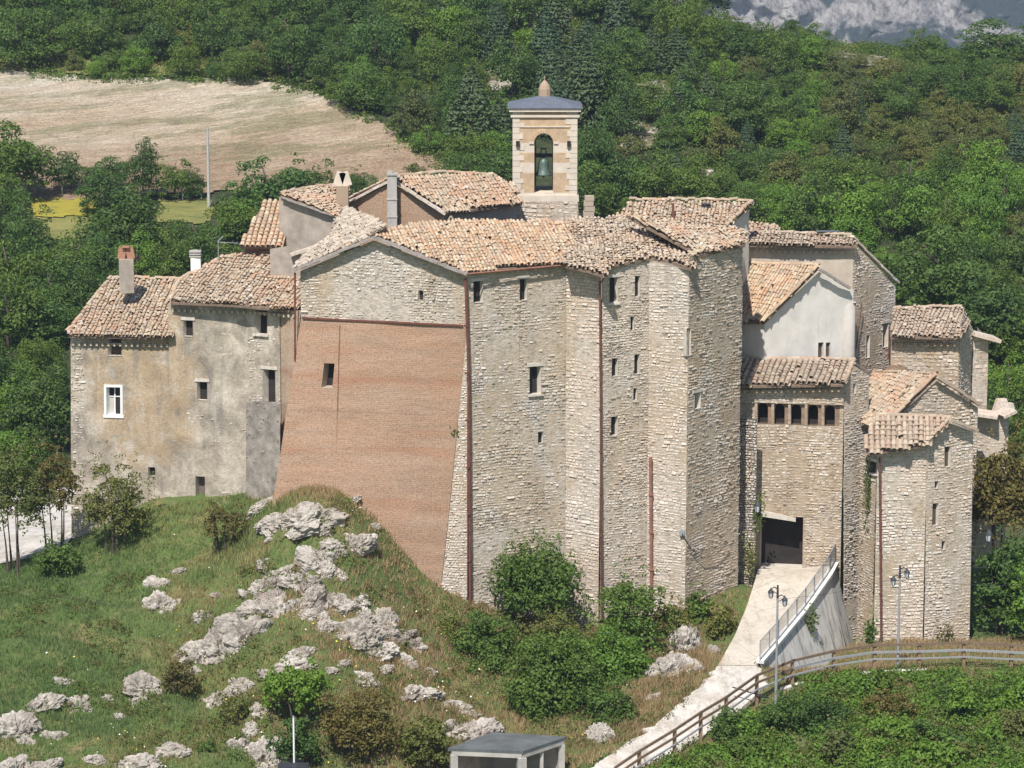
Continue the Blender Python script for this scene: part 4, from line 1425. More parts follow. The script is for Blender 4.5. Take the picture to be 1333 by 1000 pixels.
# quoins, put-log holes, arch band, string courses
R = random.Random(5)
for side in (0, 1):
    mb = MB()
    z = zc
    i = 0
    while z < zt - .1:
        h = R.uniform(.26, .36)
        wq = (.62 if (i + side) % 2 else .42) * R.uniform(.9, 1.1)
        x = wq / 2 - .01 if side == 0 else tw - wq / 2 + .01
        q = tp_(x, .09, z)
        mb.box((q.x, q.y, q.z + .01), wq, .24, min(h, zt - z) - .02, math.atan2(dT.y, dT.x))
        z += h; i += 1
    mb.build('quoin', M['tower_pale'], hT)
mb = MB()
for i in range(12):
    a0_, a1_ = PI * i / 12, PI * (i + 1) / 12 - .02
    vs = []
    for dep in (-.04, .05):
        for r, a in ((rad + .01, a0_), (rad + .01, a1_), (rad + .2, a1_), (rad + .2, a0_)):
            vs.append(tp_(cx - r * math.cos(a), dep, s_t + r * math.sin(a)))
    mb.shell(vs, [(0, 1, 2, 3), (4, 7, 6, 5), (0, 3, 7, 4), (1, 5, 6, 2), (0, 4, 5, 1), (2, 6, 7, 3)])
mb.build('arch_band', M['tower_buff'], hT)
for (xa, xb, z_, h_, o_) in ((-.12, tw + .12, zt - .42, .14, .1), (-.2, tw + .2, zt - .1, .16, .22), (-.1, tw + .1, zc - .02, .36, .12), (.4, tw - .4, s_t + rad + .34, .06, .05), (sx0 - .28, sx0 - .03, s_t - .06, .1, .07), (sx1 + .03, sx1 + .28, s_t - .06, .1, .07)):
    mb = MB()
    c_ = tp_((xa + xb) / 2, tw / 2 if xb - xa > tw else .0, z_)
    mb.box(c_, xb - xa, (tw + 2 * o_) if xb - xa > tw else 2 * o_, h_, math.atan2(dT.y, dT.x))
    mb.build('cornice' if xb - xa > 2 else 'impost', M['tower_pale'], hT)
for uu in (674, 740.5):
    xh, zh_ = WT.sz(uu, 187)
    mb = MB(); q = tp_(xh, -.025, zh_ - .15); mb.box(q, .2, .3, .3, math.atan2(dT.y, dT.x)); mb.build('putlog_hole', M['dark'], hT)
ov = .29
zr_ = zt + .075
mb = MB()
cr = [tp_(-ov, -ov, zr_), tp_(tw + ov, -ov, zr_), tp_(tw + ov, tw + ov, zr_), tp_(-ov, tw + ov, zr_)]
cr2 = [q + Vector((0, 0, .05)) for q in cr]
ap = tp_(tw / 2, tw / 2, zr_ + .64)
mb.face(cr[::-1])
for i in range(4):
    j = (i + 1) % 4
    mb.face([cr[i], cr[j], cr2[j], cr2[i]])
    mb.face([cr2[i], cr2[j], ap])
rT = mb.build('roof', M['slate'], hT)
mb = MB(); mb.lathe(ap + Vector((0, 0, -.12)), [(.36, 0), (.35, .42), (.28, .62), (.16, .8), (.06, .9)], 10); mb.tube([ap + Vector((0, 0, .75)), ap + Vector((0, 0, 1.05))], .03, 6)
mb.build('finial', M['brick_dark'], rT)
# bell and its yoke
bp = tp_(cx, 1.0, zpx(708, 229, 162.5))
bz = .0
mb = MB(); mb.lathe(bp, [(.46, 0), (.45, .06), (.36, .2), (.30, .45), (.28, .68), (.24, .84), (.12, .95), (.05, 1.0)], 18)
bell = mb.build('bell', M['bronze'], hT, smooth=True)
mb = MB(); mb.tube([bp + Vector((0, 0, .3)), bp + Vector((0, 0, -.12))], [.03, .06], 8); mb.build('clapper', M['lamp_iron'], bell)
mb = MB(); mb.beam(bp + Vector((-.7, 0, 1.12)), bp + Vector((.7, 0, 1.12)), .2, .22); mb.beam(bp + Vector((-.2, 0, .98)), bp + Vector((-.12, 0, 1.5)), .06); mb.beam(bp + Vector((.2, 0, .98)), bp + Vector((.12, 0, 1.5)), .06); mb.beam(bp + Vector((-.15, 0, 1.5)), bp + Vector((.15, 0, 1.5)), .08)
mb.build('yoke', M['lamp_iron'], hT)
# rough stone base
WTb = Wall(tp_(-.05, -.1, 0), tp_(tw + .05, -.1, 0), [(0, zc), (1, zc)], 15.5)
make_wall(hT, WTb, ('mortar', 'stone_pale'), [], 71, 'base', course=(0.175, 0.271), length=(0.194, 0.464), depth=(.016, .04))
WTs = Wall(tp_(tw + .05, -.1, 0), tp_(tw + .05, tw, 0), [(0, zc), (1, zc)], 15.5)
make_wall(hT, WTs, ('mortar', 'stone_pale'), [], 72, 'base')
# brick stub right of the base
p = P(766, 290, 161.4); zq = zpx(766, 255, 161.4)
stub = thing('ruined_wall', 'stub of broken brick wall against the right side of the bell tower base', 'wall', tuple(p))
mb = MB()
for i in range(8):
    mb.box((p.x + (i % 2) * .04, p.y, p.z - .8 + i * (zq - p.z + .8) / 8 + .004 * i), .72 - i * .03, .5, (zq - p.z + .8) / 8 - .02, .05 * (i % 3))
mb.build('masonry', M['brick_tan'], stub)

# --- house right of the tower with ridge tiles
J0, J1 = P(938, 306, 158.0), P(975, 312, 160.2)
hJ = root('stone_house', 'house with a mottled tile roof and pale gable wall right of the bell tower', Vector((J0.x, J0.y, 16)))
WJ = Wall(J0, J1, [(938, 305), (975, 272)], 15.0)
make_wall(hJ, WJ, ('plaster', None), [], 73, 'gable_wall')
plJ = Plane(P(936, 304, 157.6), P(979, 263, 160.3), P(806, 290, 159.2))
make_roof(hJ, plJ, [(936, 306), (979, 263), (930, 262), (820, 262), (803, 283), (850, 300)], 'tile_mix', 49, rough=1.6, sag=.08, ridges=[[(979, 263), (930, 262), (820, 262)], [(979, 264), (958, 284), (936, 305)]])
t = plJ.px(876, 285)
mb = MB(); mb.box((t.x, t.y, t.z - .1), .14, .14, P(876, 265, t.y).z - t.z + .1); mb.build('vent_pipe', M['rust_pipe'], hJ)
t = plJ.px(919, 272)
mb = MB()
for i in range(4):
    mb.box((t.x, t.y - .1 * (i - 2) * 0, t.z + .1 + .14 * (i - 2)), .5, .35, .06)
mb.build('skylight', M['lamp_iron'], hJ)

# --- long beige house
K0, K1, K2 = P(968, 320, 161.0), P(1111, 322, 160.0), P(1166, 372, 163.2)
hK = root('stone_house', 'long beige house with a toothed cornice and a pale rough end wall', Vector((K1.x, K1.y, 8)))
WK = Wall(K0, K1, [(968, 321), (1111, 322)], 6.0)
make_wall(hK, WK, ('plaster_beige', None), [], 74)
WK2 = Wall(K1, K2, [(1111, 316), (1125, 330), (1166, 372)], 5.0)
make_wall(hK, WK2, ('mortar', 'stone_pale'), [(1127, 436, 1132, 466), (1149, 421, 1156, 452, 'shutter')], 75, 'end_wall', depth=(.014, .03))
plK = eave_plane((967, 317, 160.6), (1114, 319, 159.6), 17)
make_roof(hK, plK, [(967, 318), (1114, 320), (1108, 308), (1060, 306), (968, 303)], 'tile_pink', 50, rough=1.3, ridges=[[(968, 304), (1060, 306), (1108, 308)]])
verge(hK, [P(1109, 308, 160.2), P(1124, 324, 160.9), P(1168, 368, 163.3)], .3, .12, 'stone_pale')
teeth(hK, P(970, 322, 160.9), P(1108, 324, 159.9), .34)
pipe(hK, [P(1158, 425, 162.4), P(1157, 468, 162.4)], .05, 'rust_pipe')
pipe(hK, [P(1122, 395, 160.3), P(1119, 420, 160.2), P(1114, 455, 160.0)], .03, 'rust_pipe', 'rusty_bar')
plK3 = eave_plane((976, 306, 163.5), (1012, 306, 163.2), 22)
make_roof(hK, plK3, [(974, 309), (1013, 309), (1012, 293), (975, 291)], 'tile_mix', 88, rough=1.5, name='upper_roof')
mb = MB(); mb.beam(P(1063, 301, 161), P(1092, 301, 161), .25, .06); mb.build('solar_panel', M['slate'], hK)

# --- white house
L0, L1, Lm = P(963, 424, 158.2), P(995, 420, 157.2), P(1110, 420, 158.9)
hL = root('white_house', 'white plastered gabled house with an orange tiled roof above the gateway', Vector((L1.x, L1.y, 10)))
WLl = Wall(L0, L1, [(963, 420), (996, 420)], 8.0)
make_wall(hL, WLl, ('plaster_white', None), [], 76, 'side_wall')
WL_ = Wall(L1, Lm, [(996, 420), (1066, 354), (1110, 378)], 8.0)
make_wall(hL, WL_, ('plaster_white', None), [(1065, 446, 1072, 466, 'shutter'), (1075, 446, 1081, 466, 'shutter')], 77, 'gable_wall')
plL = Plane(P(995, 419, 156.9), P(1066, 347, 157.8), P(963, 418, 158.0))
make_roof(hL, plL, [(963, 419), (995, 419), (1066, 347), (965, 344)], 'tile_orange', 51, rough=.8, ridges=[[(1066, 347), (965, 344)], [(995, 419), (1030, 384), (1066, 347)]], label='orange tiled slope')
verge(hL, [P(1066, 350, 157.7), P(1088, 364, 158.1), P(1106, 375, 158.5)], .22, .14)
# swelling flue on the right corner
mb = MB()
b0 = P(1103, 378, 159.0)
mb.tube([Vector((b0.x, b0.y, 8.0)), Vector((b0.x, b0.y, 12)), P(1104, 400, 159.1), P(1098, 384, 159.2)], [.5, .5, .42, .2], 10)
mb.build('rounded_corner', M['plaster'], hL, smooth=True)

# --- gate building
M0, M1, M2 = P(963, 503, 155.8), P(1099, 501, 154.8), P(1131, 490, 155.8)
hM = root('gatehouse', 'stone gatehouse with a row of arched slots over a dark gateway', Vector((M1.x, M1.y, 1)), 'gatehouse')
WM = Wall(M0, M1, [(963, 502), (1099, 501)], 1.0)
gate = (989, 672, 1045, 740, 'gate', {'rd': 1.1, 'name': 'gateway'})
_, zov = WM.sz(1030, 553)
_, zlow = WM.sz(1030, 525)
xa_, _ = WM.sz(984, 540); xb_, _ = WM.sz(1093, 540)
WMu = Wall(M0 + WM.n * .16, M1 + WM.n * .16, [(963, 502), (1099, 501)], zlow)
gr = WM.rect(*gate[:4])
o = MB()
band = [xa_, zov, xb_, zlow + .02]
backing(o, WM, [band, gr], dep=.014)
stones(o, WM, [band, gr], 81, course=(.12, .19), length=(.13, .34), depth=(.016, .045), mi=1)
o.build('wall', [M['mortar_tan'], M['stone_tan']], hM)
opening(hM, WM, gr, 'gate', 1.1, 'gateway', front=.05)
make_wall(hM, WMu, ('mortar_tan', 'stone_cream'), [], 82, 'upper_wall', course=(.12, .18), length=(.13, .32), depth=(.016, .04))
mb = MB()
q = [WM.pt(0, zlow, -.02), WM.pt(WM.W, zlow, -.02), WM.pt(WM.W, zlow, .16), WM.pt(0, zlow, .16)]
mb.face(q[::-1]); mb.build('soffit', M['mortar_tan'], hM)
M['arch_shade'] = flat_mat('shade-brown arcade stone', (0.27, 0.185, 0.13), .35, 4)  # brown carries the overhang's shadow on the wall between the slots
cwid = (xb_ - xa_) / 5
hw = cwid * .30
zs_ = zlow - .05 - hw
mb = MB()
for i in range(5):
    c0 = xa_ + cwid * i; cm = c0 + cwid * .42; c1 = c0 + cwid
    for x0, x1 in ((c0, cm - hw), (cm + hw, c1)):
        mb.face([WM.pt(x0, zov, .0), WM.pt(x1, zov, .0), WM.pt(x1, zlow, .0), WM.pt(x0, zlow, .0)])
    for k in range(8):
        t0, t1 = PI * k / 8, PI * (k + 1) / 8
        p0 = (cm - hw * math.cos(t0), zs_ + hw * math.sin(t0)); p1 = (cm - hw * math.cos(t1), zs_ + hw * math.sin(t1))
        mb.face([WM.pt(*p0), WM.pt(*p1), WM.pt(p1[0], zlow), WM.pt(p0[0], zlow)])
mb.build('arcade', M['arch_shade'], hM)
for i in range(5):
    cm = xa_ + cwid * (i + .42)
    outl = [(cm - hw, zov)] + [(cm - hw * math.cos(PI * k / 8), zs_ + hw * math.sin(PI * k / 8)) for k in range(9)] + [(cm + hw, zov)]
    mb = MB()
    for p0, p1 in zip(outl, outl[1:] + outl[:1]):
        mb.face([WM.pt(*p1, .0), WM.pt(*p0, .0), WM.pt(*p0, -.5), WM.pt(*p1, -.5)])
    sl = mb.build('arched_slot', M['shutter'], hM)
    mb = MB(); mb.face([WM.pt(*p0, -.49) for p0 in outl]); mb.build('pane', M['dark'], sl)  # dark sheet paints the shade deep in the slot
    # corbel wedge between the slots
    x = xa_ + cwid * i + .01
    w2 = cwid * .16
    mb = MB()
    pr = [(.15, zlow - .01), (.15, zlow - .22), (.09, zlow - .6), (.02, zov + .02)]
    vs = []
    for xx in (x - w2 / 2, x + w2 / 2):
        vs += [WM.pt(xx, zlow - .01, -.01)] + [WM.pt(xx, z_, d_) for d_, z_ in pr] + [WM.pt(xx, zov + .02, -.01)]
    mb.shell(vs, [tuple(range(6)), tuple(range(11, 5, -1))] + [(k, 6 + k, 6 + (k + 1) % 6, (k + 1) % 6) for k in range(6)])
    mb.build('corbel', M['mortar_tan'], hM)
WM2 = Wall(M1, M2, [(1099, 500), (1112, 476), (1131, 489)], -4.0, (.35, .1))
make_wall(hM, WM2, ('mortar', 'stone_grey'), [(1110, 499, 1114, 512)], 83, 'end_wall', course=(0.106, 0.169), length=(0.097, 0.265), depth=(.02, .07))
plM = eave_plane((962, 501, 155.2), (1098, 499, 154.2), 21)
make_roof(hM, plM, [(962, 502), (1098, 500), (1112, 470), (962, 468)], 'tile_pink', 52, rough=.7, pitchw=.30, ridges=[[(962, 468), (1112, 470)], [(1098, 500), (1105, 485), (1112, 470)]])
verge(hM, [P(1112, 473, 155.9), P(1131, 489, 157.6)], .2, .12)
teeth(hM, P(965, 505, 155.4), P(1096, 503, 154.4), .34, mat='mortar_tan')
# gateway: pale slab painted as the sunlit underside of its arch
gr = WM.rect(*gate[:4])
mb = MB()
vs = [WM.pt(x, z, d_) for d_ in (.0, .14) for x, z in ((gr[0] - .02, gr[3] - .02), (gr[2] - .4, gr[3] - .26), (gr[2] - .4, gr[3] - .06), (gr[0] + .05, gr[3] + .30))]
mb.shell(vs, [(4, 5, 6, 7), (0, 1, 5, 4), (1, 2, 6, 5), (2, 3, 7, 6), (3, 0, 4, 7)])
mb.build('lintel', M['reveal'], hM)
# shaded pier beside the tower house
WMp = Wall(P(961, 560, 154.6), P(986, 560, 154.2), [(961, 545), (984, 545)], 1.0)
make_wall(hM, WMp, ('mortar_shade', 'stone_grey'), [], 84, 'pier', course=(0.106, 0.169), length=(0.130, 0.265), depth=(.02, .1))  # darker mortar paints in the shade on this pier

# --- house with the toothed tile roof on the right
N0, N1, N2 = P(1160, 441, 159.0), P(1249, 441, 158.0), P(1272, 440, 161.2)
hN = root('stone_house', 'upper stone house with a sagging tile roof at the right of the village', Vector((N1.x, N1.y, 5)))
WN = Wall(N0, N1, [(1160, 440), (1249, 441)], 4.0)
make_wall(hN, WN, ('mortar_tan', 'stone_tan'), [], 91, course=(0.140, 0.254), length=(0.162, 0.398))
WN2 = Wall(N1, N2, [(1249, 420), (1255, 405), (1272, 440)], 3.0)
make_wall(hN, WN2, ('mortar', 'stone_grey'), [], 92, 'end_wall')
plN = eave_plane((1159, 437, 158.5), (1251, 438, 157.5), 22)
make_roof(hN, plN, [(1159, 438), (1250, 439), (1262, 424), (1252, 401), (1164, 403)], 'tile_pink', 53, rough=1.3, ridges=[[(1164, 403), (1252, 401)]], sag=.09)
teeth(hN, P(1162, 443, 158.8), P(1247, 444, 157.8), .36, mat='mortar_tan')
# --- thin house at the far right edge
O0, O1 = P(1267, 440, 160.2), P(1287, 440, 160.4)
hO = root('stone_house', 'narrow pale block with a tilted slab roof behind the upper right house', Vector((O0.x, O0.y, 4)))
WO = Wall(O0, O1, [(1267, 436), (1287, 441)], 3.0)
make_wall(hO, WO, ('mortar', 'stone_pale'), [], 93, course=(0.219, 0.296), length=(0.259, 0.530), depth=(0, .03))
plain_sides(hO, [O1, O1 + Vector((0, 4, 0))], [WO.ztop(1), WO.ztop(1)], 3, 'plaster')
mb = MB(); mb.beam(P(1264, 433, 160.5), P(1298, 442, 160.7), 1.6, .2); mb.build('roof_slab', M['stone_pale'], hO)
# --- middle right gabled house
P0, P1 = P(1166, 545, 154.3), P(1273, 530, 156.4)
hP = root('stone_house', 'pale gabled stone house squeezed between the upper house and the lowest one', Vector((P0.x, P0.y, 3)))
WP = Wall(P0, P1, [(1166, 544), (1219, 496), (1273, 531)], 2.0)
make_wall(hP, WP, ('mortar', 'stone_pale'), [], 94, course=(0.132, 0.212), length=(0.130, 0.332), depth=(.016, .05))
plP = Plane(P(1164, 543, 154.0), P(1219, 489, 155.1), P(1140, 485, 159.0))
make_roof(hP, plP, [(1164, 544), (1219, 489), (1175, 486), (1138, 485), (1126, 505), (1124, 552), (1150, 558)], 'tile_mix', 54, rough=.9, ridges=[[(1138, 485), (1219, 489)], [(1164, 544), (1190, 517), (1219, 489)]], name='roof')
verge(hP, [P(1219, 491, 155.0), P(1245, 507, 155.6), P(1275, 527, 156.2)], .36, .15, 'tile_pink')
mb = MB()
t = P(1167, 478, 158.5)
mb.lathe(t + Vector((0, 0, -.35)), [(.6, 0), (.62, .25), (.5, .38)], 14); mb.build('water_tank', M['wood'], hP)
# --- lowest house at the right
Q0, Q1, Q2 = P(1142, 592, 150.6), P(1207, 580, 150.6), P(1267, 562, 151.9)
hQ = root('stone_house', 'tall pale rubble house standing lowest at the right end behind the railing', Vector((Q1.x, Q1.y, -1)))
WQ = Wall(Q0, Q1, [(1142, 591), (1207, 579)], -1.6, (.15, .15))
make_wall(hQ, WQ, ('mortar', 'stone_pale'), [], 95, course=(0.122, 0.212), length=(0.130, 0.365), depth=(.016, .05))
WQ2 = Wall(Q1, Q2, [(1207, 578), (1236, 551), (1267, 562)], -1.6, (.15, .3), (0, -.1))
make_wall(hQ, WQ2, ('mortar', 'stone_pale'), [(1229, 581, 1237, 608, 'shutter', {'rd': .15}), (1213, 655, 1221, 684, 'shutter', {'rd': .15}), (1216, 626, 1221, 636), (1225, 704, 1230, 716)], 96, 'gable_wall', course=(0.113, 0.203), length=(0.104, 0.332), depth=(.016, .055))
plQ = Plane(P(1206, 578, 150.1), P(1236, 545, 150.9), P(1128, 589, 150.0))
make_roof(hQ, plQ, [(1206, 578), (1236, 545), (1190, 542), (1144, 542), (1124, 572), (1130, 590), (1170, 585)], 'tile_pink', 55, rough=.8, pitchw=.29, ridges=[[(1144, 542), (1236, 545)], [(1206, 578), (1222, 562), (1236, 545)]])
verge(hQ, [P(1235, 546, 150.8), P(1252, 552, 151.2), P(1270, 560, 151.6)], .42, .15, 'tile_pink')
WQ0 = Wall(P(1120, 600, 152.0), Q0, [(1120, 590), (1142, 591)], -4.0, (0, .15))
make_wall(hQ, WQ0, ('mortar_tan', 'stone_tan'), [(1129, 600, 1141, 615, 'shutter', {'sill': 1, 'rd': .2})], 97, 'side_wall')
plain_sides(hQ, [Q2, Q2 + Vector((-1, 7, 0))], [WQ2.ztop(WQ2.W), WQ2.ztop(WQ2.W)], -2, 'plaster')
pipe(hQ, [P(1145, 596, 150.2), P(1146, 720, 150.15), P(1147, 832, 150.1)], .055)
# --- fragment at the far right
R0, R1 = P(1272, 545, 158.5), P(1313, 548, 158.5)
hR = root('stone_hut', 'small pale hut with a slab roof and broken wall right of the pale gabled house', Vector((R0.x, R0.y, 2)), 'hut')
WR = Wall(R0, R1, [(1272, 541), (1290, 541), (1313, 538)], 1.0)
make_wall(hR, WR, ('plaster_beige', 'stone_pale'), [], 98, course=(0.157, 0.254), length=(0.162, 0.332), depth=(0, .05))
mb = MB(); mb.beam(P(1271, 537, 158.6), P(1300, 541, 158.3), 1.6, .16); mb.beam(P(1300, 541, 158.3), P(1317, 533, 158.5), 1.4, .16); mb.build('roof_slab', M['stone_pale'], hR)
mb = MB(); q = P(1303, 535, 160); mb.box(q, .9, .5, .7, .2, 0, .6); mb.box(q + Vector((.5, .3, 0)), .5, .5, .4, .5, 0, .7); mb.build('broken_wall', M['stone_pale'], hR)
# ------------------------------------------------------------------ ground sheets
gx = np.concatenate([np.array([-900, -600, -400, -300, -220, -170]), np.arange(-140, -42, 3.0), np.arange(-42, 42.01, .35), np.arange(45, 141, 3.0), np.array([170, 220, 300, 400, 600, 900])])
gy = np.concatenate([np.array([-300, -100, 20, 70, 95, 108]), np.arange(115, 156, .35), np.arange(156.5, 200, 1.0), np.arange(202, 410, 2.4), np.array([420, 440, 470, 520, 600, 700, 900, 1300, 2000])])
kind(grid_mesh('ground', gx, gy, hgt, M['ground']), 'structure')

def strip_mesh(name, L, R, mat, dz=.0, sub=6, skirt=.6, rag=0.0):
    mb = MB()
    Ls, Rs = [], []
    for E, o_ in ((L, Ls), (R, Rs)):
        for a, b in zip(E[:-1], E[1:]):
            for i in range(sub):
                o_.append(a.lerp(b, i / sub))
        o_.append(E[-1])
    n = 8
    grid = []
    for i, (a, b) in enumerate(zip(Ls, Rs)):
        if rag:
            a = a + Vector((rag * mnoise.noise((i * .9, 1, 1)) * 2, 0, 0)); b = b + Vector((rag * .4 * mnoise.noise((i * .7, 5, 1)) * 2, 0, 0))
        row = []
        for k in range(n + 1):
            p = a.lerp(b, k / n)
            z = p.z + dz + .05 * mnoise.noise((p.x * .8, p.y * .8, 0))
            row.append(Vector((p.x, p.y, z)))
        grid.append([row[0] - Vector((.05, 0, skirt))] + row + [row[-1] + Vector((.05, 0, -skirt))])
    for i in range(len(grid) - 1):
        for k in range(n + 2):
            mb.face([grid[i][k], grid[i + 1][k], grid[i + 1][k + 1], grid[i][k + 1]][::-1])
    return kind(mb.build(name, M[mat]), 'structure')
strip_mesh('ramp', RAMP_L, RAMP_R, 'ramp', .0)
strip_mesh('road', ROAD_L, ROAD_R, 'gravel', -.02, 8, rag=.3)

FIELD_PX = [(-60, 86), (0, 88), (60, 97), (150, 104), (290, 103), (350, 108), (400, 118), (470, 150), (540, 190), (606, 228), (585, 250), (440, 262), (300, 248), (0, 262), (-60, 262)]
def world_poly(px, y0=200, y1=420):
    r = []
    for u, v in px:
        g = G(u, v, y0, y1)
        if g is not None:
            r.append((g.x, g.y))
    return r
def drape(name, px, mat, res, dz):
    poly = world_poly(px)
    xs = np.arange(min(p[0] for p in poly), max(p[0] for p in poly) + res, res)
    ys = np.arange(min(p[1] for p in poly), max(p[1] for p in poly) + res, res)
    o = grid_mesh(name, xs, ys, hgt, M[mat], keep=lambda x, y: in_poly(x + 1.2 * fbm(x * .3, y * .3), y + 2 * fbm(x * .3 + 9, y * .3), poly), dz=dz)
    return kind(o, 'structure')
drape('ploughed_field', FIELD_PX, 'field', .6, .16)
drape('flower_meadow', [(10, 252), (120, 255), (122, 284), (10, 285)], 'yellow_meadow', .35, .15)
drape('grass_strip', [(10, 286), (122, 285), (110, 312), (20, 312)], 'hay', .35, .13)
drape('dry_grass_patch', [(205, 262), (272, 260), (272, 292), (205, 292)], 'hay', .35, .13)
drape('field_margin', [(-60, 66), (60, 74), (150, 84), (290, 84), (360, 92), (410, 108), (350, 106), (290, 101), (150, 102), (60, 95), (-60, 84)], 'hay', .6, .20)
# white gravel lot behind the left trees
lotx = np.arange(-48, -22.5, .5); loty = np.arange(152, 182, .5)
kind(grid_mesh('gravel_lot', lotx, loty, hgt, M['gravel'], keep=lambda x, y: (x < -23.3 - (165 - y) * .05), dz=.12), 'structure')

def scree_mat():
    k = NT('dry stony slope')
    pos = k.pos()
    a = k.noise(pos, 0.5, 6, 0.75)
    c = k.ramp(a, [(0.42, (0.10, 0.11, 0.045)), (0.50, (0.20, 0.18, 0.09)), (0.57, (0.45, 0.40, 0.32)), (0.68, (0.60, 0.55, 0.48))])
    k.bump(k.noise(pos, 2, 6, 0.8), 1.0, .4)
    return k.out(c)
M['scree'] = scree_mat()
SCREE_PX = [[(792, 112), (830, 100), (872, 108), (878, 150), (850, 196), (812, 204), (798, 170)], [(764, 70), (780, 72), (788, 90), (776, 94)], [(680, 2), (745, 4), (738, 38), (690, 42)], [(628, 84), (672, 88), (662, 116), (630, 112)], [(880, 225), (925, 222), (930, 240), (885, 244)], [(1085, 66), (1180, 78), (1178, 92), (1090, 84)]]
for q in SCREE_PX:
    drape('stony_clearing', q, 'scree', .5, .2)
# far mountain side
R = random.Random(4)
NXm, NYm = 330, 150
mx = np.linspace(-120, 660, NXm); mt = np.linspace(0, 1, NYm)
X, T = np.meshgrid(mx, mt)
rid = np.abs(fbm(X * .022 + 1.5 * T, T * 7 + 2, 5)) * 2
Yv = 1860 + 300 * T + 120 * fbm(X * .009 + 3, T * 3 + 1, 5) - 60 * rid + 14 * fbm(X * .12, T * 30, 4)
Zv = -190 + 300 * T + 52 * fbm(X * .0075 + 7, T * 2.5, 5) - 30 * rid + 8 * fbm(X * .15 + 9, T * 36, 3)
V = np.stack([X.ravel(), Yv.ravel(), Zv.ravel()], 1)
i = np.arange(NYm - 1)[:, None] * NXm + np.arange(NXm - 1)[None, :]
kind(np_mesh('mountain', V, np.stack([i, i + 1, i + NXm + 1, i + NXm], -1).reshape(-1, 4), M['cliff'], False), 'structure')

# ------------------------------------------------------------------ leaves
rng = np.random.default_rng(11)
def unit(n):
    v = rng.normal(size=(n, 3))
    return v / np.linalg.norm(v, axis=1, keepdims=True)
def cards(C, Nn, size, asp=.7):
    """quads centred on C facing Nn"""
    n = len(C)
    r = unit(n)
    s = np.cross(Nn, r); s /= np.linalg.norm(s, axis=1, keepdims=True) + 1e-9
    t = np.cross(Nn, s)
    sz = size * rng.uniform(.6, 1.35, (n, 1))
    s = s * sz; t = t * sz * asp
    V = np.stack([C - s, C - t * .9 + s * .1, C + s, C + t * .9 + s * .1], 1).reshape(-1, 3)
    return V, np.arange(4 * n).reshape(n, 4)
def blob_crown(cx, R3, nb, npb, size, shell=(.45, .92), br=.42, squash=.8, low=.35):
    Vs = []
    d = unit(nb); d[:, 2] = np.abs(d[:, 2]) * 1.0 - low * rng.random(nb)
    d /= np.linalg.norm(d, axis=1, keepdims=True)
    ctr = d * rng.uniform(shell[0], shell[1], (nb, 1)) * np.array(R3)
    rad = br * rng.uniform(.6, 1.25, nb) * (R3[0] + R3[1] + R3[2]) / 3
    P_, N_ = [], []
    for k in range(nb):
        m = max(6, int(npb * (rad[k] / (br * (sum(R3) / 3))) ** 2))
        u = unit(m)
        u[:, 2] = np.where(u[:, 2] < -.3, -u[:, 2], u[:, 2])
        rr = rad[k] * rng.uniform(.72, 1.08, (m, 1))
        P_.append(ctr[k] + u * rr * np.array([1, 1, squash]))
        nn = u + .75 * unit(m) + np.array([0, 0, .25])
        N_.append(nn / np.linalg.norm(nn, axis=1, keepdims=True))
    P_ = np.concatenate(P_) + np.array(cx); N_ = np.concatenate(N_)
    return cards(P_, N_, size)
def conifer_crown(H, Rb, size, n=1500):
    t = rng.random(n) ** .75
    lev = np.round(t * 16) / 16 + rng.normal(0, .012, n)
    rr = Rb * (1 - np.clip(lev, 0, 1) ** 1.3) ** .9 * (.35 + .65 * rng.random(n) ** .5) + .12
    nbr = 9
    ang = (rng.integers(0, nbr, n) / nbr + np.round(t * 16) * .37) * 2 * PI + rng.normal(0, .22, n)
    z = H * .08 + lev * H * .92 - rr * .22
    Pp = np.stack([np.cos(ang) * rr, np.sin(ang) * rr, z], 1)
    nn = np.stack([np.cos(ang) * .5, np.sin(ang) * .5, np.full(n, .8)], 1) + .6 * unit(n)
    nn /= np.linalg.norm(nn, axis=1, keepdims=True)
    return cards(Pp, nn, size, .45)
def trunk_mesh(name, H, r, limbs=5, seed=0, spread=1.2, bare=.5):
    Rr = random.Random(seed)
    mb = MB()
    pts = [Vector((0, 0, -.4))]
    for i in range(1, 5):
        pts.append(Vector((Rr.uniform(-.12, .12) * i, Rr.uniform(-.12, .12) * i, H * i / 4)))
    mb.tube(pts, [r * 1.25, r, r * .8, r * .55, r * .25], 7)
    for k in range(limbs):
        a = Rr.random() * 2 * PI
        b = pts[2].lerp(pts[3], Rr.random()) if Rr.random() < .6 else pts[1].lerp(pts[2], bare + .5 * Rr.random())
        L = spread * Rr.uniform(.6, 1.1)
        e = b + Vector((math.cos(a) * L, math.sin(a) * L, L * Rr.uniform(.5, 1.1)))
        mb.tube([b, b.lerp(e, .5) + Vector((0, 0, .1 * L)), e], [r * .5, r * .33, r * .14], 5)
    return mb
def tree_proto(kindname, H, crown, mat, r=.13, limbs=5, seed=0, spread=1.2):
    e = bpy.data.objects.new(kindname, None)
    COL.objects.link(e)
    np_mesh('crown', crown[0], crown[1], M[mat], parent=e)
    trunk_mesh('trunk', H, r, limbs, seed, spread).build('trunk', M['bark'], e, True)
    return e
PROTO = {}
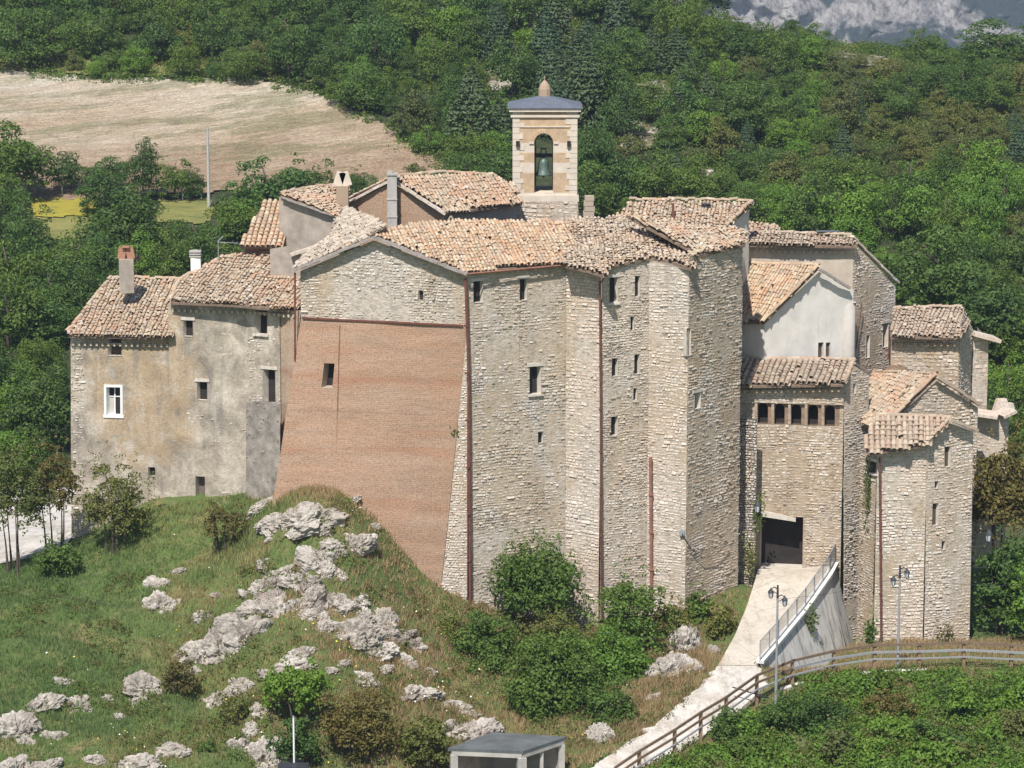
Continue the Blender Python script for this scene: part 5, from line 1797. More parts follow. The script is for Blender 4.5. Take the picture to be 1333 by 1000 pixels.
def broad(k, mat, H, R3, nb=26, npb=210, size=.105, **kw):
    kw.setdefault('low', 1.25)
    R3 = (R3[0], R3[1], H * .47)
    c = blob_crown((0, 0, H * .46), R3, nb, npb, size, **kw)
    c2 = blob_crown((0, 0, H * .46), R3, nb, max(10, npb // 7), size, shell=(.9, 1.2), br=.17, low=kw['low'])
    c = (np.concatenate([c[0], c2[0]]), np.concatenate([c[1], c2[1] + len(c[0])]))
    PROTO.setdefault(k, []).append((tree_proto('broadleaf_tree', H * .8, c, mat, seed=len(PROTO) * 7 + nb), H, R3[0] * 2.3))
for s_ in range(4):
    broad('mid', 'leaf_mid', 5.6, (2.2 + .3 * (s_ % 2), 2.2, 2.2 + .25 * s_), 24 + 3 * s_)
for s_ in range(2):
    broad('bright', 'leaf_bright', 5.0, (2.4, 2.2, 2.0 + .3 * s_), 24 + s_ * 5)
for s_ in range(2):
    broad('dark', 'leaf_dark', 5.8, (2.3, 2.2, 2.4 + .3 * s_), 25 + s_ * 6)
for s_ in range(2):
    broad('olive', 'leaf_olive', 4.0, (2.2, 2.2, 1.7 + .3 * s_), 26 + s_ * 4, 170, br=.36)
for s_ in range(3):
    H = 5.6
    PROTO.setdefault('conifer', []).append((tree_proto('conifer', H * .92, conifer_crown(H, 1.9 + .3 * s_, .20, 3000), 'needle', .14, 0, s_), H, 3.6))
_used = set()
def put(k, i, loc, sc, rz, name, label, cat, group, sz=None):
    e, H, wd = PROTO[k][i % len(PROTO[k])]
    if id(e) in _used:
        o = copy_tree(e)
    else:
        o = e; _used.add(id(e))
    o.location = loc
    o.scale = (sc, sc, sc * (sz or 1))
    o.rotation_euler = (0, 0, rz)
    o.name = name
    o['label'] = label; o['category'] = cat
    if group:
        o['group'] = group
    elif 'group' in o:
        del o['group']
    return o

SKY = [(-60, 640), (60, 640), (80, 430), (145, 365), (235, 362), (290, 335), (313, 320), (345, 262), (440, 240), (510, 228), (640, 230), (662, 150), (757, 150), (762, 262), (978, 262), (1010, 292), (1110, 308), (1165, 368), (1250, 402), (1290, 435), (1300, 530), (1318, 540), (1330, 700), (1400, 700)]
def roof_v(u):
    for (a, va), (b, vb) in zip(SKY[:-1], SKY[1:]):
        if a <= u <= b:
            return va + (vb - va) * (u - a) / (b - a)
    return 600
def np1(poly, u, v):
    return bool(in_poly([u], [v], poly)[0])
HILL = [(930, -80), (940, 20), (1000, 50), (1100, 62), (1200, 75), (1290, 78), (1400, 82)]
MEADOW_PX = [(8, 250), (125, 252), (122, 316), (15, 316)]
DRY_PX = [(205, 258), (276, 258), (276, 296), (205, 296)]
SCREE = [[(792, 112), (830, 100), (872, 108), (878, 150), (850, 196), (812, 204), (798, 170)], [(764, 70), (780, 72), (788, 90), (776, 94)], [(680, 2), (745, 4), (738, 38), (690, 42)], [(628, 84), (672, 88), (662, 116), (630, 112)], [(880, 225), (925, 222), (930, 240), (885, 244)], [(1085, 66), (1180, 78), (1178, 92), (1090, 84)]]
CLEAR = SCREE + [[(1120, 90), (1340, 95), (1340, 230), (1200, 220)]]
ZONES = [
 (lambda u, v: u < 430 and v < 125, 'in the wood above the dry ploughed field', 'wood above the field'),
 (lambda u, v: u < 660 and v < 330 and u > 300, 'on the slope between the field and the bell tower', 'wood left of the bell tower'),
 (lambda u, v: u <= 310, 'on the green slope left of and below the field', 'trees left of the village'),
 (lambda u, v: u < 1000, 'on the hillside just right of the bell tower', 'wood right of the bell tower'),
 (lambda u, v: v < 250, 'on the upper right hillside under the far cliff', 'wood on the upper right hillside'),
 (lambda u, v: True, 'on the lower hillside right of the village houses', 'wood right of the village'),
]
KL = {'mid': ('broadleaf_tree', 'mid green round broadleaf tree', 'tree'), 'bright': ('broadleaf_tree', 'fresh light green broadleaf tree', 'tree'),
      'dark': ('broadleaf_tree', 'deep green broadleaf tree', 'tree'), 'olive': ('shrub', 'low olive green shrub', 'shrub'), 'conifer': ('conifer', 'dark bluish conifer', 'conifer')}
placed = []
TR = random.Random(99)
def zone_put(k, u, v, g, sc, sz=None):
    for f, txt, gr in ZONES:
        if f(u, v):
            break
    nm, lb, ct = KL[k]
    put(k, TR.randrange(9), g, sc, TR.random() * 6.28, nm, lb + ' ' + txt, ct, gr + ', ' + lb, sz)
# hand placed trees: kind, u, v of the foot, crown width px, crown top v, label
HAND = [
 ('mid', 18, 262, 120, 150, 'tall loose tree at the left edge in front of the ploughed field'),
 ('dark', 92, 250, 66, 196, 'dark tree directly above the yellow flower meadow'),
 ('mid', 140, 250, 62, 200, 'tree between the yellow meadow and the utility pole, in the hedge under the field'),
 ('mid', 228, 262, 52, 196, 'slender tree just left of the utility pole'),
 ('dark', 250, 262, 44, 218, 'small dark tree touching the utility pole from the left'),
 ('mid', 350, 300, 125, 190, 'broad green tree right of the utility pole below the field'),
 ('dark', 405, 290, 90, 205, 'dark tree behind the stucco house roof'),
 ('bright', 308, 318, 60, 250, 'bright bushy tree right below the foot of the utility pole'),
 ('mid', 470, 262, 44, 216, 'small tree peeping over the brown brick house, left of its flue'),
 ('olive', 545, 262, 46, 206, 'thin young tree above the roof of the brown brick house'),
 ('dark', 165, 345, 130, 240, 'large round dark bush tree below the yellow meadow'),
 ('mid', 95, 380, 120, 316, 'wide tree left of the large round bush tree below the meadow'),
 ('mid', -5, 400, 100, 262, 'big leafy tree at the left edge beside the yellow meadow'),
 ('dark', 1030, 52, 34, 20, 'dark conical tree on the skyline left of the far cliff'),
 ('mid', 1060, 66, 46, 28, 'rounded tree on the skyline below the far cliff'),
 ('mid', 1200, 84, 62, 30, 'round lone tree on the ridge in front of the blue mountain'),
 ('mid', 1300, 88, 96, 32, 'broad tree on the ridge at the right edge of the picture'),
 ('olive', 960, 60, 60, 22, 'pale tree on the skyline at the left end of the far cliff'),
 ('bright', 1090, 320, 110, 225, 'bright broad tree right behind the long beige house'),
 ('mid', 1210, 420, 130, 290, 'big green tree behind the sagging tile roof on the right'),
 ('dark', 1300, 470, 130, 350, 'deep green tree beyond the narrow block at the right edge'),
]
for k, u, v, wpx, vt, lb in HAND:
    g = G(u, v, 185 if u > 300 or v > 300 else 200, 420)
    if g is None:
        continue
    e, H, wd = PROTO[k][0]
    wm = wpx * g.y / F; hm = (v - vt) * g.y / F
    sc = wm / wd
    put(k, TR.randrange(9), g, sc, TR.random() * 6.28, KL[k][0], lb, KL[k][2], None, max(.6, hm / (H * sc)))
    placed.append((u, v - (v - vt) * .35, wpx * .38))
cand = []
for _ in range(14000):
    u = TR.uniform(-45, 1378); v = TR.uniform(-42, 690) if TR.random() < .62 else TR.uniform(-42, 300)
    if v > roof_v(u) + 34:
        continue
    if np1(FIELD_PX, u, v - 4) or np1(MEADOW_PX, u, v) or np1(DRY_PX, u, v):
        continue
    if (196 < u < 316 and 255 < v < 352) or (10 < u < 130 and 280 < v < 350) or (430 < u < 640 and v < 300 and np1(FIELD_PX, u, v - 34)):
        continue
    ridge = None
    for (a, va), (b, vb) in zip(HILL[:-1], HILL[1:]):
        if a <= u <= b:
            ridge = va + (vb - va) * (u - a) / (b - a)
    if ridge is not None and v < ridge + (26 if u > 940 else 4):
        continue
    if any(np1(c, u, v) or np1(c, u, v - 24) or np1(c, u, v - 46) for c in SCREE) and TR.random() < .93:
        continue
    cl = np1(CLEAR[-1], u, v)
    if cl and TR.random() < .5:
        continue
    sp = 27 + .02 * v
    if u < 310 and v > 250:
        sp = 40
    if u > 1000 and v < 240:
        sp = 24
    ok = True
    for (pu, pv, pr) in placed:
        if (pu - u) ** 2 + ((pv - v) * 1.55) ** 2 < max(sp, pr) ** 2:
            ok = False
            break
    if not ok:
        continue
    placed.append((u, v, sp))
    cand.append((u, v, sp))
    if len(cand) >= 420:
        break
ntree = 0
for u, v, sp in cand:
    g = G(u, v, 182, 420)
    if g is None or abs(proj(g)[1] - v) > 12:
        continue
    cf = .06
    if 560 < u < 1000 and v < 215:
        cf = .42 if mnoise.noise((u * .013, v * .02, 3)) > -.05 else .05
    elif u < 450 and v < 120:
        cf = .06
    elif u >= 1000 and v < 330:
        cf = .07
    if (u > 880 and v < 140) or u < 330:
        cf = .0
    x = TR.random()
    if x < cf:
        k = 'conifer'
    elif u > 1080 and v < 235:
        k = 'olive' if TR.random() < .75 else 'mid'
    elif x < cf + (.36 if u > 930 else .12):
        k = 'bright'
    elif x < cf + (.42 if u > 930 else .36):
        k = 'dark'
    elif x < cf + (.62 if u > 930 else .44):
        k = 'olive'
    else:
        k = 'mid'
    e, H, wd = PROTO[k][0]
    wm = sp * 1.75 * g.y / F
    if k == 'conifer':
        wm *= .8
    zone_put(k, u, v, g, wm / wd * (TR.uniform(.6, 1.0) if TR.random() < .4 else TR.uniform(.95, 1.5)), TR.uniform(.72, 1.3))
    ntree += 1
print('TREES', ntree)

# undergrowth between the trees: one mass nobody could count
def scatter_cards(name, pts, nper, rad, size, mat, zsq=.75):
    m = len(pts)
    pts = np.array(pts)
    C = np.repeat(pts, nper, 0)
    u = unit(len(C)); u[:, 2] = np.abs(u[:, 2])
    sc = np.repeat(np.exp(rng.normal(-.08, .33, m)) * rad, nper)[:, None]
    C = C + u * sc * np.array([1, 1, zsq]) * rng.uniform(.7, 1.05, (len(C), 1))
    nn = u + .8 * unit(len(C)); nn /= np.linalg.norm(nn, axis=1, keepdims=True)
    V, Fq = cards(C, nn, size)
    o = np_mesh(name, V, Fq, M[mat])
    return kind(o, 'stuff')
und = {'leaf_mid': [], 'leaf_olive': [], 'leaf_dark': []}
tries = 0
UX = np.array([TR.uniform(-70, 70) for _ in range(15000)]); UY = np.array([TR.uniform(176, 345) for _ in range(15000)])
UZ = hgt(UX, UY)
wp_field = world_poly(FIELD_PX)
inf = in_poly(UX, UY + 2, wp_field) | in_poly(UX, UY, world_poly(MEADOW_PX)) | in_poly(UX, UY, world_poly(DRY_PX))
for x, y, z, q in zip(UX, UY, UZ, inf):
    if q:
        continue
    u, v = proj((x, y, z))
    if not (-40 < u < 1375 and v < roof_v(min(1390, max(-50, u))) + 20 and v > -30):
        continue
    if any(np1(c, u, v - 3) or np1(c, u, v - 14) for c in SCREE) and TR.random() < .88:
        continue
    ol = np1(CLEAR[-1], u, v)
    und['leaf_olive' if (ol and TR.random() < .8) or TR.random() < .12 else ('leaf_dark' if TR.random() < .3 else 'leaf_mid')].append((x, y, z))
for k, pts in und.items():
    scatter_cards('undergrowth', pts, 85, 1.05, .11, k)

# ------------------------------------------------------------------ near bushes
def bush(u0, u1, v0, v1, Y, mat, label, size=.085, dens=1.0, name='bush', cat='bush', group=None, depth=None, trunk=0, loose=.40, sink=.2, nb=None, low=.95):
    """leafy bush filling a photo rectangle at depth Y"""
    c0 = P((u0 + u1) / 2, v1, Y); c1 = P((u0 + u1) / 2, v0, Y)
    Rx = (u1 - u0) / F * Y / 2; Hh = c1.z - c0.z
    Ry = depth or min(Rx * .9, 2.2)
    e = thing(name, label, cat, tuple(c0 - Vector((0, 0, sink))), group)
    area = 4 * PI * ((Rx * Ry + Rx * Hh / 2 + Ry * Hh / 2) / 3)
    nb = nb or int(16 + area * 1.2)
    npb = int(max(24, area * 150 * dens / nb * (.085 / size) ** 1.6))
    V, Fq = blob_crown((0, 0, Hh * .47 + sink), (Rx * .88, Ry * .88, Hh * .48), nb, npb, size, (.4, .92), loose * (1.0 if nb < 40 else .75), .9, low)
    V2, F2 = blob_crown((0, 0, Hh * .47 + sink), (Rx * .95, Ry * .95, Hh * .52), int(nb * .9), max(8, int(npb * .16)), size * .85, (.9, 1.22), loose * .36, 1.3, low)
    V, Fq = np.concatenate([V, V2]), np.concatenate([Fq, F2 + len(V)])
    np_mesh('foliage', V, Fq, M[mat], parent=e)
    mb = MB()
    Rr = random.Random(int(u0 * 3 + v0))
    for k in range(max(3, trunk)):
        a = Rr.random() * 6.28
        b = Vector((math.cos(a), math.sin(a), 0)) * Rx * (.15 if trunk < 3 else .3)
        t = Vector((math.cos(a) * Rx * .5, math.sin(a) * Ry * .5, Hh * .75))
        mb.tube([b + Vector((0, 0, -.3)), b.lerp(t, .4) + Vector((Rr.uniform(-.1, .1), 0, .1)), t], [.05 + .01 * Hh, .04, .015], 6)
    o = mb.build('stem', M['bark'])
    o.parent = e
    return e
bush(636, 762, 698, 822, 147.4, 'leaf_near', 'dense round green bush leaning on the stone wall', .09, 1.5, 'round_bush', trunk=3, low=1.1)
bush(648, 790, 806, 972, 139.4, 'leaf_near', 'largest dark green bush on the slope above the flat-roofed shed', .09, 1.6, 'round_bush', low=1.2)
bush(768, 876, 742, 858, 145.2, 'leaf_near', 'loose green bush with pale tips in front of the short brown standpipe', .085, .75, 'bush', loose=.32)
bush(735, 862, 800, 915, 142.3, 'leaf_bright', 'green bush in the dip between the largest bush and the standpipe', .09, 1.1, 'bush', low=1.2)
bush(745, 835, 870, 985, 137.6, 'leaf_mid', 'shady dark bush between the largest bush and the white road', .09, 1.0, 'bush')
bush(575, 680, 790, 868, 144.4, 'leaf_near', 'low spreading bush at the foot of the long brown downpipe', .08, .9, 'bush', low=1.2)
bush(668, 762, 790, 860, 145.0, 'leaf_olive', 'yellowish scrub in front of the foot of the round wall bush', .075, .8, 'bush', low=1.2)
bush(600, 668, 832, 905, 142.6, 'leaf_near', 'small bush left of the largest bush, above the pale rock wall', .08, 1.0, 'bush', low=1.2)
bush(560, 625, 800, 850, 145.2, 'leaf_olive', 'low olive scrub on the grass just below the foot of the brick face', .07, .7, 'bush', low=1.2)
bush(850, 905, 775, 830, 146.4, 'leaf_olive', 'scrub above the white rock face at the corner of the saw-toothed house', .075, .7, 'bush', depth=.8)
bush(892, 926, 756, 826, 148.0, 'leaf_mid', 'narrow upright bush against the corner of the saw-toothed house', .09, 1.2, 'bush', depth=.5)
bush(918, 958, 780, 850, 146.8, 'leaf_olive', 'scrubby bush on the rocks beside the ramp', .09, .8, 'bush', depth=.7)
bush(340, 432, 862, 930, 133.8, 'leaf_bright', 'bright yellow-green bush on the rocky hillock', .085, 1.5, 'bush')
bush(405, 525, 880, 1000, 132.2, 'leaf_brown', 'brownish green scrub tree beside the bright bush on the hillock', .075, .85, 'scrub_tree', trunk=5, loose=.34)
bush(345, 420, 925, 1005, 131.6, 'leaf_dark', 'dark scrub behind the thin white pole', .08, .8, 'bush')
bush(510, 600, 930, 1010, 132.2, 'leaf_olive', 'olive scrub left of the flat-roofed shed', .08, .9, 'bush')
bush(205, 272, 842, 925, 137.0, 'leaf_brown', 'reddish scrub growing over the boulders on the hillock', .07, .55, 'scrub_tree', trunk=4, loose=.34)
bush(255, 290, 962, 992, 131.4, 'leaf_mid', 'small round green cushion among the boulders at the bottom left', .07, 1.6, 'bush')
bush(275, 335, 880, 985, 134.2, 'leaf_olive', 'straggly scrub between the lower boulders left of the bright bush', .07, .45, 'bush', loose=.3)
bush(256, 330, 648, 706, 148.6, 'leaf_brown', 'dry twiggy bush under the old door of the plaster house', .06, .45, 'bush', trunk=8, loose=.3)
bush(92, 204, 590, 716, 150.6, 'leaf_olive', 'sparse young tree in front of the left plaster house', .075, .6, 'young_tree', 'tree', trunk=6, loose=.25)
bush(-22, 70, 572, 712, 149.5, 'leaf_olive', 'thin dark tree at the left edge in front of the white gravel lot', .08, .8, 'young_tree', 'tree', trunk=4, loose=.3, sink=1.7)
bush(36, 108, 565, 690, 151.2, 'leaf_brown', 'thin tree beside the left corner of the plaster house', .08, .7, 'young_tree', 'tree', trunk=4, loose=.3, sink=1.8)
bush(40, 110, 700, 760, 148.3, 'leaf_mid', 'low bush at the edge of the meadow below the thin trees', .07, .8, 'bush')
bush(1258, 1345, 566, 725, 155.8, 'leaf_brown', 'reddish overgrown tree behind the lowest house at the right edge', .10, 1.5, 'scrub_tree', 'tree')
bush(1262, 1345, 690, 845, 153.0, 'leaf_mid', 'green shrub mass at the right of the lowest house', .11, 1.4, 'bush')
bush(1310, 1400, 720, 850, 150.5, 'leaf_bright', 'bright shrub at the right edge above the railing', .11, 1.2, 'bush')
# plants on and against walls
def ivy(u0, u1, v0, v1, Y, mat, label, n=260, name='wall_plant'):
    a, b = P(u0, v0, Y), P(u1, v1, Y)
    c = (a + b) / 2
    e = thing(name, label, 'plant', tuple(c))
    m = n
    k = rng.normal(0, .42, (m, 3))
    Cc = np.clip(k, -1, 1) * np.array([abs(b.x - a.x) / 2, .14, abs(a.z - b.z) / 2]) + np.array([0, -.12, 0])
    nn = unit(m) + np.array([0, -.8, .5]); nn /= np.linalg.norm(nn, axis=1, keepdims=True)
    V, Fq = cards(Cc, nn, .085)
    np_mesh('leaves', V, Fq, M[mat], parent=e)
ivy(1122, 1143, 585, 690, 151.2, 'leaf_olive', 'hanging plant beside the brown downpipe of the lowest house', 420)
ivy(980, 996, 640, 690, 154.0, 'leaf_mid', 'tuft growing over the left jamb of the gateway', 150)
ivy(966, 986, 690, 750, 153.6, 'leaf_olive', 'weeds on the shaded pier left of the ramp top', 200)
ivy(586, 598, 552, 570, 148.2, 'leaf_mid', 'small tuft growing out of the brick face', 60)
ivy(1046, 1066, 785, 828, 148.1, 'leaf_olive', 'plants hanging on the grey retaining wall', 200)
ivy(1122, 1142, 806, 840, 149.6, 'leaf_mid', 'green plant at the foot of the lowest house by the downpipe', 260)
ivy(1216, 1246, 810, 842, 149.2, 'leaf_brown', 'dry weeds under the gable wall of the lowest house', 160)
ivy(1163, 1190, 543, 560, 154.6, 'leaf_mid', 'weeds in the roof valley of the pale gabled house', 90)

# ------------------------------------------------------------------ boulders
def rock_proto(seed, sub=5):
    bm = bmesh.new()
    bmesh.ops.create_icosphere(bm, subdivisions=sub, radius=1)
    o = Vector((seed * 7.3, seed * 3.1, seed))
    for v in bm.verts:
        p = v.co.copy()
        q = Vector((p.x * 1.5, p.y * 1.5, p.z * 1.15)) + o
        q += Vector((mnoise.noise(p * 2.6 + o), mnoise.noise(p * 2.6 - o), mnoise.noise(p * 2.6 + o * 2))) * .35
        ds = mnoise.voronoi(q)[0]
        crack = min(1.0, (ds[1] - ds[0]) * 5.0)
        ds2 = mnoise.voronoi(q * 2.3 + o)[0]
        crack2 = min(1.0, (ds2[1] - ds2[0]) * 4.0)
        d = .46 * mnoise.noise(p * 1.0 + o) + .17 * (crack - .8) + .08 * (crack2 - .8) + .16 * (mnoise.cell(q) - .5) + .08 * (mnoise.cell(q * 2.3 + o) - .5) + .10 * mnoise.noise(p * 3.2 + o) + .05 * mnoise.noise(p * 8 + o) + .03 * mnoise.noise(p * 17 + o)
        v.co = p * (1.08 + d)
        if v.co.z < -.5:
            v.co.z = -.5
    me = bpy.data.meshes.new('boulder')
    bm.to_mesh(me); bm.free()
    me.materials.append(M['rock'])
    return me
RP = [rock_proto(i + 1) for i in range(9)]
RK = random.Random(31)
def rock(u, v, wpx, hpx, label, group=None, Y=None, y0=119, y1=152):
    wpx *= .97; hpx *= .97
    g = G(u, v + hpx * .38, y0, y1)
    if g is None:
        return
    wd = wpx / F * g.y / 2; h = hpx / F * g.y / 2 * 1.15
    o = bpy.data.objects.new('boulder', RK.choice(RP))
    COL.objects.link(o)
    o.location = g + Vector((0, wd * .25, -h * .33))
    o.scale = (wd * 1.2, max(wd * .8, h * .7), h * 1.02)
    o.rotation_euler = (RK.uniform(-.2, .1), RK.uniform(-.5, -.1), RK.choice((0, 1, -1)) * .25 + (PI if RK.random() < .4 else 0))
    tag(o, label, 'boulder', group)
BIG = [(397, 664, 82, 40, 'wide pale boulder at the summit of the hillock against the brick face'), (459, 698, 50, 34, 'boulder at the top right shoulder of the hillock touching the brick face'),
       (412, 718, 48, 36, 'rounded boulder just below the summit boulders'), (372, 738, 46, 22, 'flat ledge of rock left of the rounded boulder below the summit'), (407, 764, 36, 48, 'upright boulder in the middle of the hillock beside a dark gap'),
       (440, 774, 46, 38, 'smooth blocky boulder right of the dark gap on the hillock'), (357, 768, 36, 46, 'reddish grey boulder left of the dark gap on the hillock'), (316, 806, 68, 62, 'long sloping outcrop on the upper left side of the hillock'),
       (287, 822, 62, 58, 'large bright outcrop at the left end of the sloping ridge of rocks'), (462, 812, 78, 60, 'broad mottled boulder below the brick face'), (499, 794, 40, 46, 'tall boulder behind the broad mottled one'),
       (487, 840, 56, 30, 'low boulder in front of the broad mottled one'), (385, 857, 62, 32, 'boulder just above the bright yellow-green bush'), (208, 773, 46, 40, 'lone boulder in the meadow left of the rocky hillock'),
       (183, 886, 62, 42, 'pointed boulder left of the reddish scrub'), (103, 908, 46, 36, 'rounded boulder on the lower left slope with grass in front'), (340, 965, 54, 66, 'tall boulder left of the thin white pole'),
       (885, 818, 46, 62, 'bright white rock face below the corner of the saw-toothed house'), (872, 856, 66, 56, 'grey rock ledge left of the white road'), (620, 944, 66, 40, 'pale rock wall at the left of the largest bush'),
       (783, 945, 36, 46, 'lone upright rock between the largest bush and the white road'), (18, 932, 62, 56, 'large pale boulder at the left edge of the picture')]
for u, v, a, b, lb in BIG:
    rock(u, v, a, b, lb)
CR = random.Random(8)
for u, v, a, b, lb in BIG:
    if u > 700:
        continue
    for _ in range(3 if u > 240 else 1):
        f_ = CR.uniform(.3, .62)
        rock(u + CR.uniform(-.8, .8) * a, v + CR.uniform(-.6, .7) * b, a * f_, b * f_, 'broken piece of pale limestone lying close beside a larger boulder on the hillock', 'broken rocks round the boulders')
SMALL = [(335, 786, 44, 28), (262, 838, 40, 32), (300, 800, 30, 22), (390, 748, 38, 26), (430, 702, 34, 24), (345, 756, 34, 22), (272, 850, 26, 18), (425, 735, 30, 22), (380, 780, 30, 24), (400, 795, 30, 20), (470, 835, 34, 20), (505, 815, 34, 26), (525, 856, 34, 22), (537, 831, 34, 26), (533, 898, 62, 22), (575, 941, 52, 30), (475, 878, 40, 16), (592, 916, 38, 16), (315, 886, 38, 30), (335, 920, 28, 26), (230, 741, 22, 9), (82, 883, 30, 20), (48, 911, 52, 28),
         (15, 986, 62, 42), (54, 994, 44, 26), (118, 984, 30, 18), (180, 990, 66, 34), (226, 970, 48, 34), (281, 904, 38, 32), (304, 896, 34, 28), (345, 735, 26, 12), (322, 770, 20, 10), (285, 772, 16, 9), (352, 700, 14, 8), (440, 742, 24, 12),
         (520, 830, 24, 14), (558, 872, 20, 12), (420, 800, 22, 14), (250, 870, 22, 14), (150, 930, 22, 12), (75, 955, 24, 14), (380, 990, 30, 18), (560, 905, 30, 14), (500, 868, 26, 12), (445, 860, 22, 10), (35, 960, 26, 16), (140, 905, 16, 10), (850, 905, 18, 10), (905, 868, 22, 14), (930, 842, 18, 18)]
for u, v, a, b in SMALL:
    rock(u, v, a, b, 'small pale limestone rock scattered in the grass of the hillock', 'small rocks on the hillock')
for i in range(46):
    c = SCREE[(0, 0, 0, 1, 2, 2, 3, 4)[i % 8]]
    for _ in range(60):
        u = RK.uniform(min(p[0] for p in c), max(p[0] for p in c)); v = RK.uniform(0, max(p[1] for p in c))
        if np1(c, u, v):
            rock(u, v, RK.uniform(8, 24), RK.uniform(6, 14), 'pale rock showing in the clearing of the wooded hillside', 'rocks on the wooded hillside', y0=180, y1=420)
            break

# ------------------------------------------------------------------ grass
def grass(name, n, xr, yr, hmin, hmax, mat, cond, blades=5, wid=.022):
    x = rng.uniform(*xr, n); y = rng.uniform(*yr, n)
    k = cond(x, y)
    x, y = x[k], y[k]
    z = hgt(x, y)
    m = len(x)
    B = np.repeat(np.stack([x, y, z], 1), blades, 0)
    B[:, :2] += rng.normal(0, .10, (len(B), 2))
    h = rng.uniform(hmin, hmax, len(B)) * np.repeat(.55 + .9 * vnoise(x * .4 + 7, y * .4), blades)
    a = rng.random(len(B)) * 2 * PI
    s = np.stack([np.cos(a), np.sin(a), np.zeros(len(B))], 1) * wid
    lean = np.stack([rng.normal(0, .35, len(B)), rng.normal(0, .35, len(B)), np.ones(len(B))], 1) * h[:, None]
    V = np.stack([B - s - [0, 0, .05], B + s - [0, 0, .05], B + lean], 1).reshape(-1, 3)
    return kind(np_mesh(name, V, np.arange(len(V)).reshape(-1, 3), M[mat]), 'stuff')
def grass_mat():
    k = NT('wild grass')
    pos = k.pos()
    a = k.noise(pos, 0.28, 4, 0.6, 0.4)
    sx = k.n('SeparateXYZ'); k.t.links.new(pos, sx.inputs[0])
    bias = k.math('MULTIPLY', k.math('ADD', sx.outputs[0], 16.5), .026)    # meadow on the left, dry slope towards the rocks
    a = k.math('ADD', a, bias)
    c = k.ramp(a, [(0.36, (0.15, 0.225, 0.075)), (0.47, (0.19, 0.25, 0.085)), (0.58, (0.30, 0.275, 0.11)), (0.70, (0.40, 0.29, 0.155))])
    isl = k.island()
    c = k.mix(1.0, c, k.ramp(isl, [(0, 0.6), (1, 1.3)]), 'MULTIPLY')
    tr = k.n('BsdfTranslucent'); k.set(tr.inputs['Color'], c)
    mx_ = k.n('MixShader'); mx_.inputs[0].default_value = .3
    k.set(k.b.inputs['Base Color'], c)
    k.t.links.new(k.b.outputs[0], mx_.inputs[1]); k.t.links.new(tr.outputs[0], mx_.inputs[2])
    k.t.links.new(mx_.outputs[0], k.t.nodes['Material Output'].inputs['Surface'])
    return k.m
M['grass'] = grass_mat()
road_poly = [(p.x, p.y) for p in ROAD_L + ROAD_R[::-1]]
ramp_poly = [(p.x, p.y) for p in RAMP_L + RAMP_R[::-1]]
def offroad(x, y):
    return ~(in_poly(x, y, road_poly) | in_poly(x, y, ramp_poly))
grass('grass', 46000, (-36, 10), (125, 152.5), .12, .34, 'grass', offroad)
grass('grass', 9000, (6, 30), (136, 152), .1, .3, 'grass', lambda x, y: offroad(x, y) & (y > 134))
grass('road_weeds', 700, (2, 14), (128, 142), .05, .14, 'grass', lambda x, y: in_poly(x, y, road_poly) & (vnoise(x * 1.1, y * .5) > .62), 4)
lx = rng.uniform(-27, 9, 1500); ly = rng.uniform(127, 147.5, 1500)
kk = offroad(lx, ly) & (vnoise(lx * .45 + 3, ly * .45 + 8) + .012 * (lx + 16) > .50)
lp = np.stack([lx, ly, hgt(lx, ly) - .05], 1)[kk]
q_ = rng.random(len(lp))
scatter_cards('low_scrub', lp[q_ < .45], 60, .5, .06, 'leaf_olive')
scatter_cards('low_scrub', lp[(q_ >= .45) & (q_ < .75)], 60, .46, .06, 'leaf_brown')
scatter_cards('low_scrub', lp[q_ >= .75], 60, .5, .06, 'leaf_near')
# white and yellow flower heads
M['flower'] = flat_mat('white flower heads', (0.75, 0.74, 0.62), .1, 5, bump=0)
M['flower_yellow'] = flat_mat('yellow flower heads', (0.70, 0.58, 0.08), .1, 5, bump=0)
for mt_, nm, n in (('flower', 'white_flowers', 420), ('flower_yellow', 'yellow_flowers', 260)):
    x = rng.uniform(-34, 8, n); y = rng.uniform(127, 150, n)
    k = offroad(x, y) & (vnoise(x * .5 + 30, y * .5) > .52) & (x + rng.normal(0, 2, n) > -21)
    x, y = x[k], y[k]
    C = np.stack([x, y, hgt(x, y) + rng.uniform(.15, .4, len(x))], 1)
    V, Fq = cards(C, unit(len(C)) * .4 + np.array([0, -.5, .8]), .045, .9)
    kind(np_mesh(nm, V, Fq, M[mt_]), 'stuff')
# shrubby bank below the railing
bx = rng.uniform(4, 34, 1900); by = rng.uniform(126, 142.2, 1900)
rl = np.array([(p.x, p.y) for p in ROAD_R] )
def bank(x, y):
    ok = np.zeros(len(x), bool)
    poly = [(p.x, p.y) for p in (P(840, 1030, 130.5), P(905, 985, 132.6), P(965, 940, 135.3), P(1010, 905, 138.0), P(1060, 884, 140.6), P(1120, 882, 141.4), P(1380, 880, 141.6), P(1420, 1040, 127), P(900, 1060, 126))]
    return in_poly(x, y, poly)
k = bank(bx, by)
bz = hgt(bx[k], by[k])
bp_ = np.stack([bx[k], by[k], bz], 1)
i0 = rng.random(len(bp_))
scatter_cards('bank_undergrowth', bp_[i0 < .25], 120, .62, .08, 'leaf_mid')
scatter_cards('bank_undergrowth', bp_[(i0 >= .25) & (i0 < .85)], 120, .6, .08, 'leaf_bright')
scatter_cards('bank_undergrowth', bp_[i0 >= .85], 110, .58, .075, 'leaf_olive')
